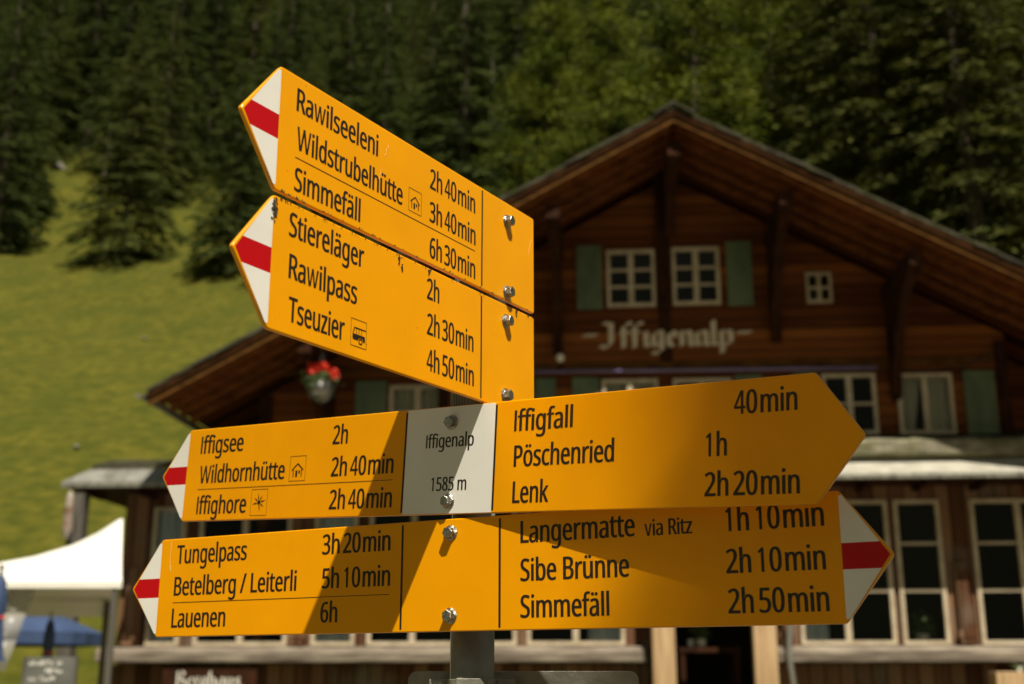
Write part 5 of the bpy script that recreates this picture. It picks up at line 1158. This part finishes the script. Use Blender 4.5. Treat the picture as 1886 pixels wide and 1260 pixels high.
for a in [('Tungelpass', (324.8, 1038.9), (454.3, 1030.5)), ('Betelberg / Leiterli', (319.8, 1097), (545.7, 1087.6)), ('Lauenen', (315, 1156), (414.3, 1153.5)),
          ('3h 20min', (593.3, 1021), (719, 1014)), ('5h 10min', (592.6, 1083.8), (718.3, 1079)), ('6h', (589.5, 1146.7), (620.8, 1145.9)),
          ('Langermatte', (958.7, 999.4), (1169.6, 988)), ('Sibe Brünne', (958.7, 1069.4), (1159.4, 1062.5)), ('Simmefäll', (958.7, 1137.6), (1122.9, 1133.5)),
          ('1h 10min', (1336.7, 978), (1518.5, 969)), ('2h 10min', (1338, 1055), (1522, 1049.7)), ('2h 50min', (1342, 1129), (1528.7, 1126.6))]: text(L2, *a, .0283)
text(L2, 'via Ritz', (1187.4, 986.4), (1275.4, 983), .0196)
rule(L2, (318.3, 1111), (716.4, 1094))
for B in (S1, S2, L1, L2):
    vs_, fs = ink_curve(B, B.ink)
    k = MB(); k.raw(vs_, fs); k.build('lettering', M['ink'], B.obj)
for B, pts in ((S1, [(940, 407), (940, 538)]), (S2, [(938, 591), (937, 728)]), (L1, [(828, 777), (821, 923)]), (L2, [(826, 981), (825, 1134)])):
    for i, q in enumerate(pts): bolt(B, *q, rot=.15 + .4 * i)

# grime, webs and scratches along the joint of the two steep boards
k = MB(); rr = random.Random(9)
def flake(B, u, v, s):
    n = rr.randint(5, 8); ph = rr.uniform(0, 6); el = rr.uniform(.4, 1.0); t = rr.uniform(0, 3.14)
    P = []
    for i in range(n):
        a = ph + 2 * math.pi * i / n; r_ = s * rr.uniform(.4, 1.2); x, y_ = r_ * math.cos(a), r_ * el * math.sin(a)
        P.append((x * math.cos(t) - y_ * math.sin(t), x * math.sin(t) + y_ * math.cos(t)))
    w = rr.uniform(.0002, .0011)
    vs_ = [B.P(u + x, v + y_, .0005 + w) for x, y_ in P] + [B.P(u + x * 1.2, v + y_ * 1.2, .0004) for x, y_ in P]
    k.raw(vs_, [tuple(range(n))] + [(n + i, n + (i + 1) % n, (i + 1) % n, i) for i in range(n)])
for _ in range(70):
    u = -.485 + .57 * rr.random() ** 2.6
    flake(S2, u, S2.h - .0003 - abs(rr.gauss(0, .0010)), rr.uniform(.0004, .0011))
for _ in range(45):
    u = -.485 + .57 * rr.random() ** 2.2
    flake(S1, u, -S1.h + .0005 + abs(rr.gauss(0, .0013)), rr.uniform(.0005, .0014))
for cx, cy, n, sp in ((505, 386, 60, .0055), (735, 478, 12, .0025), (740, 490, 8, .003), (790, 505, 10, .003), (950, 575, 12, .003), (972, 582, 8, .002)):
    u, v = S2.uv(cx, cy)
    for _ in range(n): flake(S2, u + rr.gauss(0, sp * .35), min(S2.h - .001, v + rr.gauss(0, sp * 1.3)), rr.uniform(.0006, .0018))
k.build('grime', M['grime'], S2.obj)
k = MB()
def scratch(B, p0, p1, w=.0006, n=6):
    a, c = Vector(B.uv(*p0)), Vector(B.uv(*p1)); d = (c - a).normalized(); nn = Vector((-d.y, d.x)); prev = None
    pts = [a.lerp(c, i / n) + nn * rr.gauss(0, .0006) for i in range(n + 1)]
    for i in range(n):
        ww = w * rr.uniform(.4, 1.1)
        k.face([B.P(*(pts[i] - nn * ww), .00045), B.P(*(pts[i + 1] - nn * ww), .00045), B.P(*(pts[i + 1] + nn * ww), .00045), B.P(*(pts[i] + nn * ww), .00045)])
for B, p0, p1 in ((S1, (702, 312), (697, 330)), (S1, (715, 268), (707, 290)), (S1, (979, 440), (972, 470)), (L2, (316, 998), (313, 1050)), (L2, (314, 1040), (315, 1053))): scratch(B, p0, p1)
k.build('scratches', M['scratch'], S1.obj)

# plain plate further down, seen from behind, with its clamp
b = MB()
pa, pz = at(752, 1236, 1.765), at(1176, 1238, 1.735)
dd = (pz - pa); dd.z = 0; Lp = dd.length; dd.normalize(); nn = Vector((dd.y, -dd.x, 0))
def PL(u, v, w): return pa + dd * u + Vector((0, 0, v)) + nn * w - Vector((PX, PY, 0))
rad = .012
poly = [(0, -.25), (Lp, -.25), (Lp, -rad)] + [(Lp - rad + rad * math.cos(a), -rad + rad * math.sin(a)) for a in (.4, .8, 1.2, 1.57)] + [(rad + rad * math.cos(a), -rad + rad * math.sin(a)) for a in (1.57, 2.0, 2.4, 2.8, 3.14)]
b.prism(poly, PL, -.003, 0.0)
plate = tag(b.build('back_plate', M['zinc'], post, bevel=.0008), label='plain grey metal plate seen from behind at the bottom of the pole')
b = MB()
b.lathe([(.0306, 1.50), (.0345, 1.50), (.0345, 1.5925), (.0306, 1.5925)], (0, 0, 0), 40)
for s in (-1, 1):
    b.box(s * .046 - .012, s * .046 + .012, -.004, .004, 1.5, 1.592); 
b.box(-.020, .018, -.0415, -.0346, 1.5, 1.5935)
b.build('clamp', M['zinc'], post, bevel=.001)
for s in (-1, 1):
    b = MB(); b.lathe([(.009, 0), (.009, .002), (.0072, .0022), (.0072, .008), (.006, .009)], (s * .046, -.0045, 1.578), 6, M=Matrix.Rotation(math.pi / 2, 4, 'X')); b.build('clamp_screw', M['steel'], post)
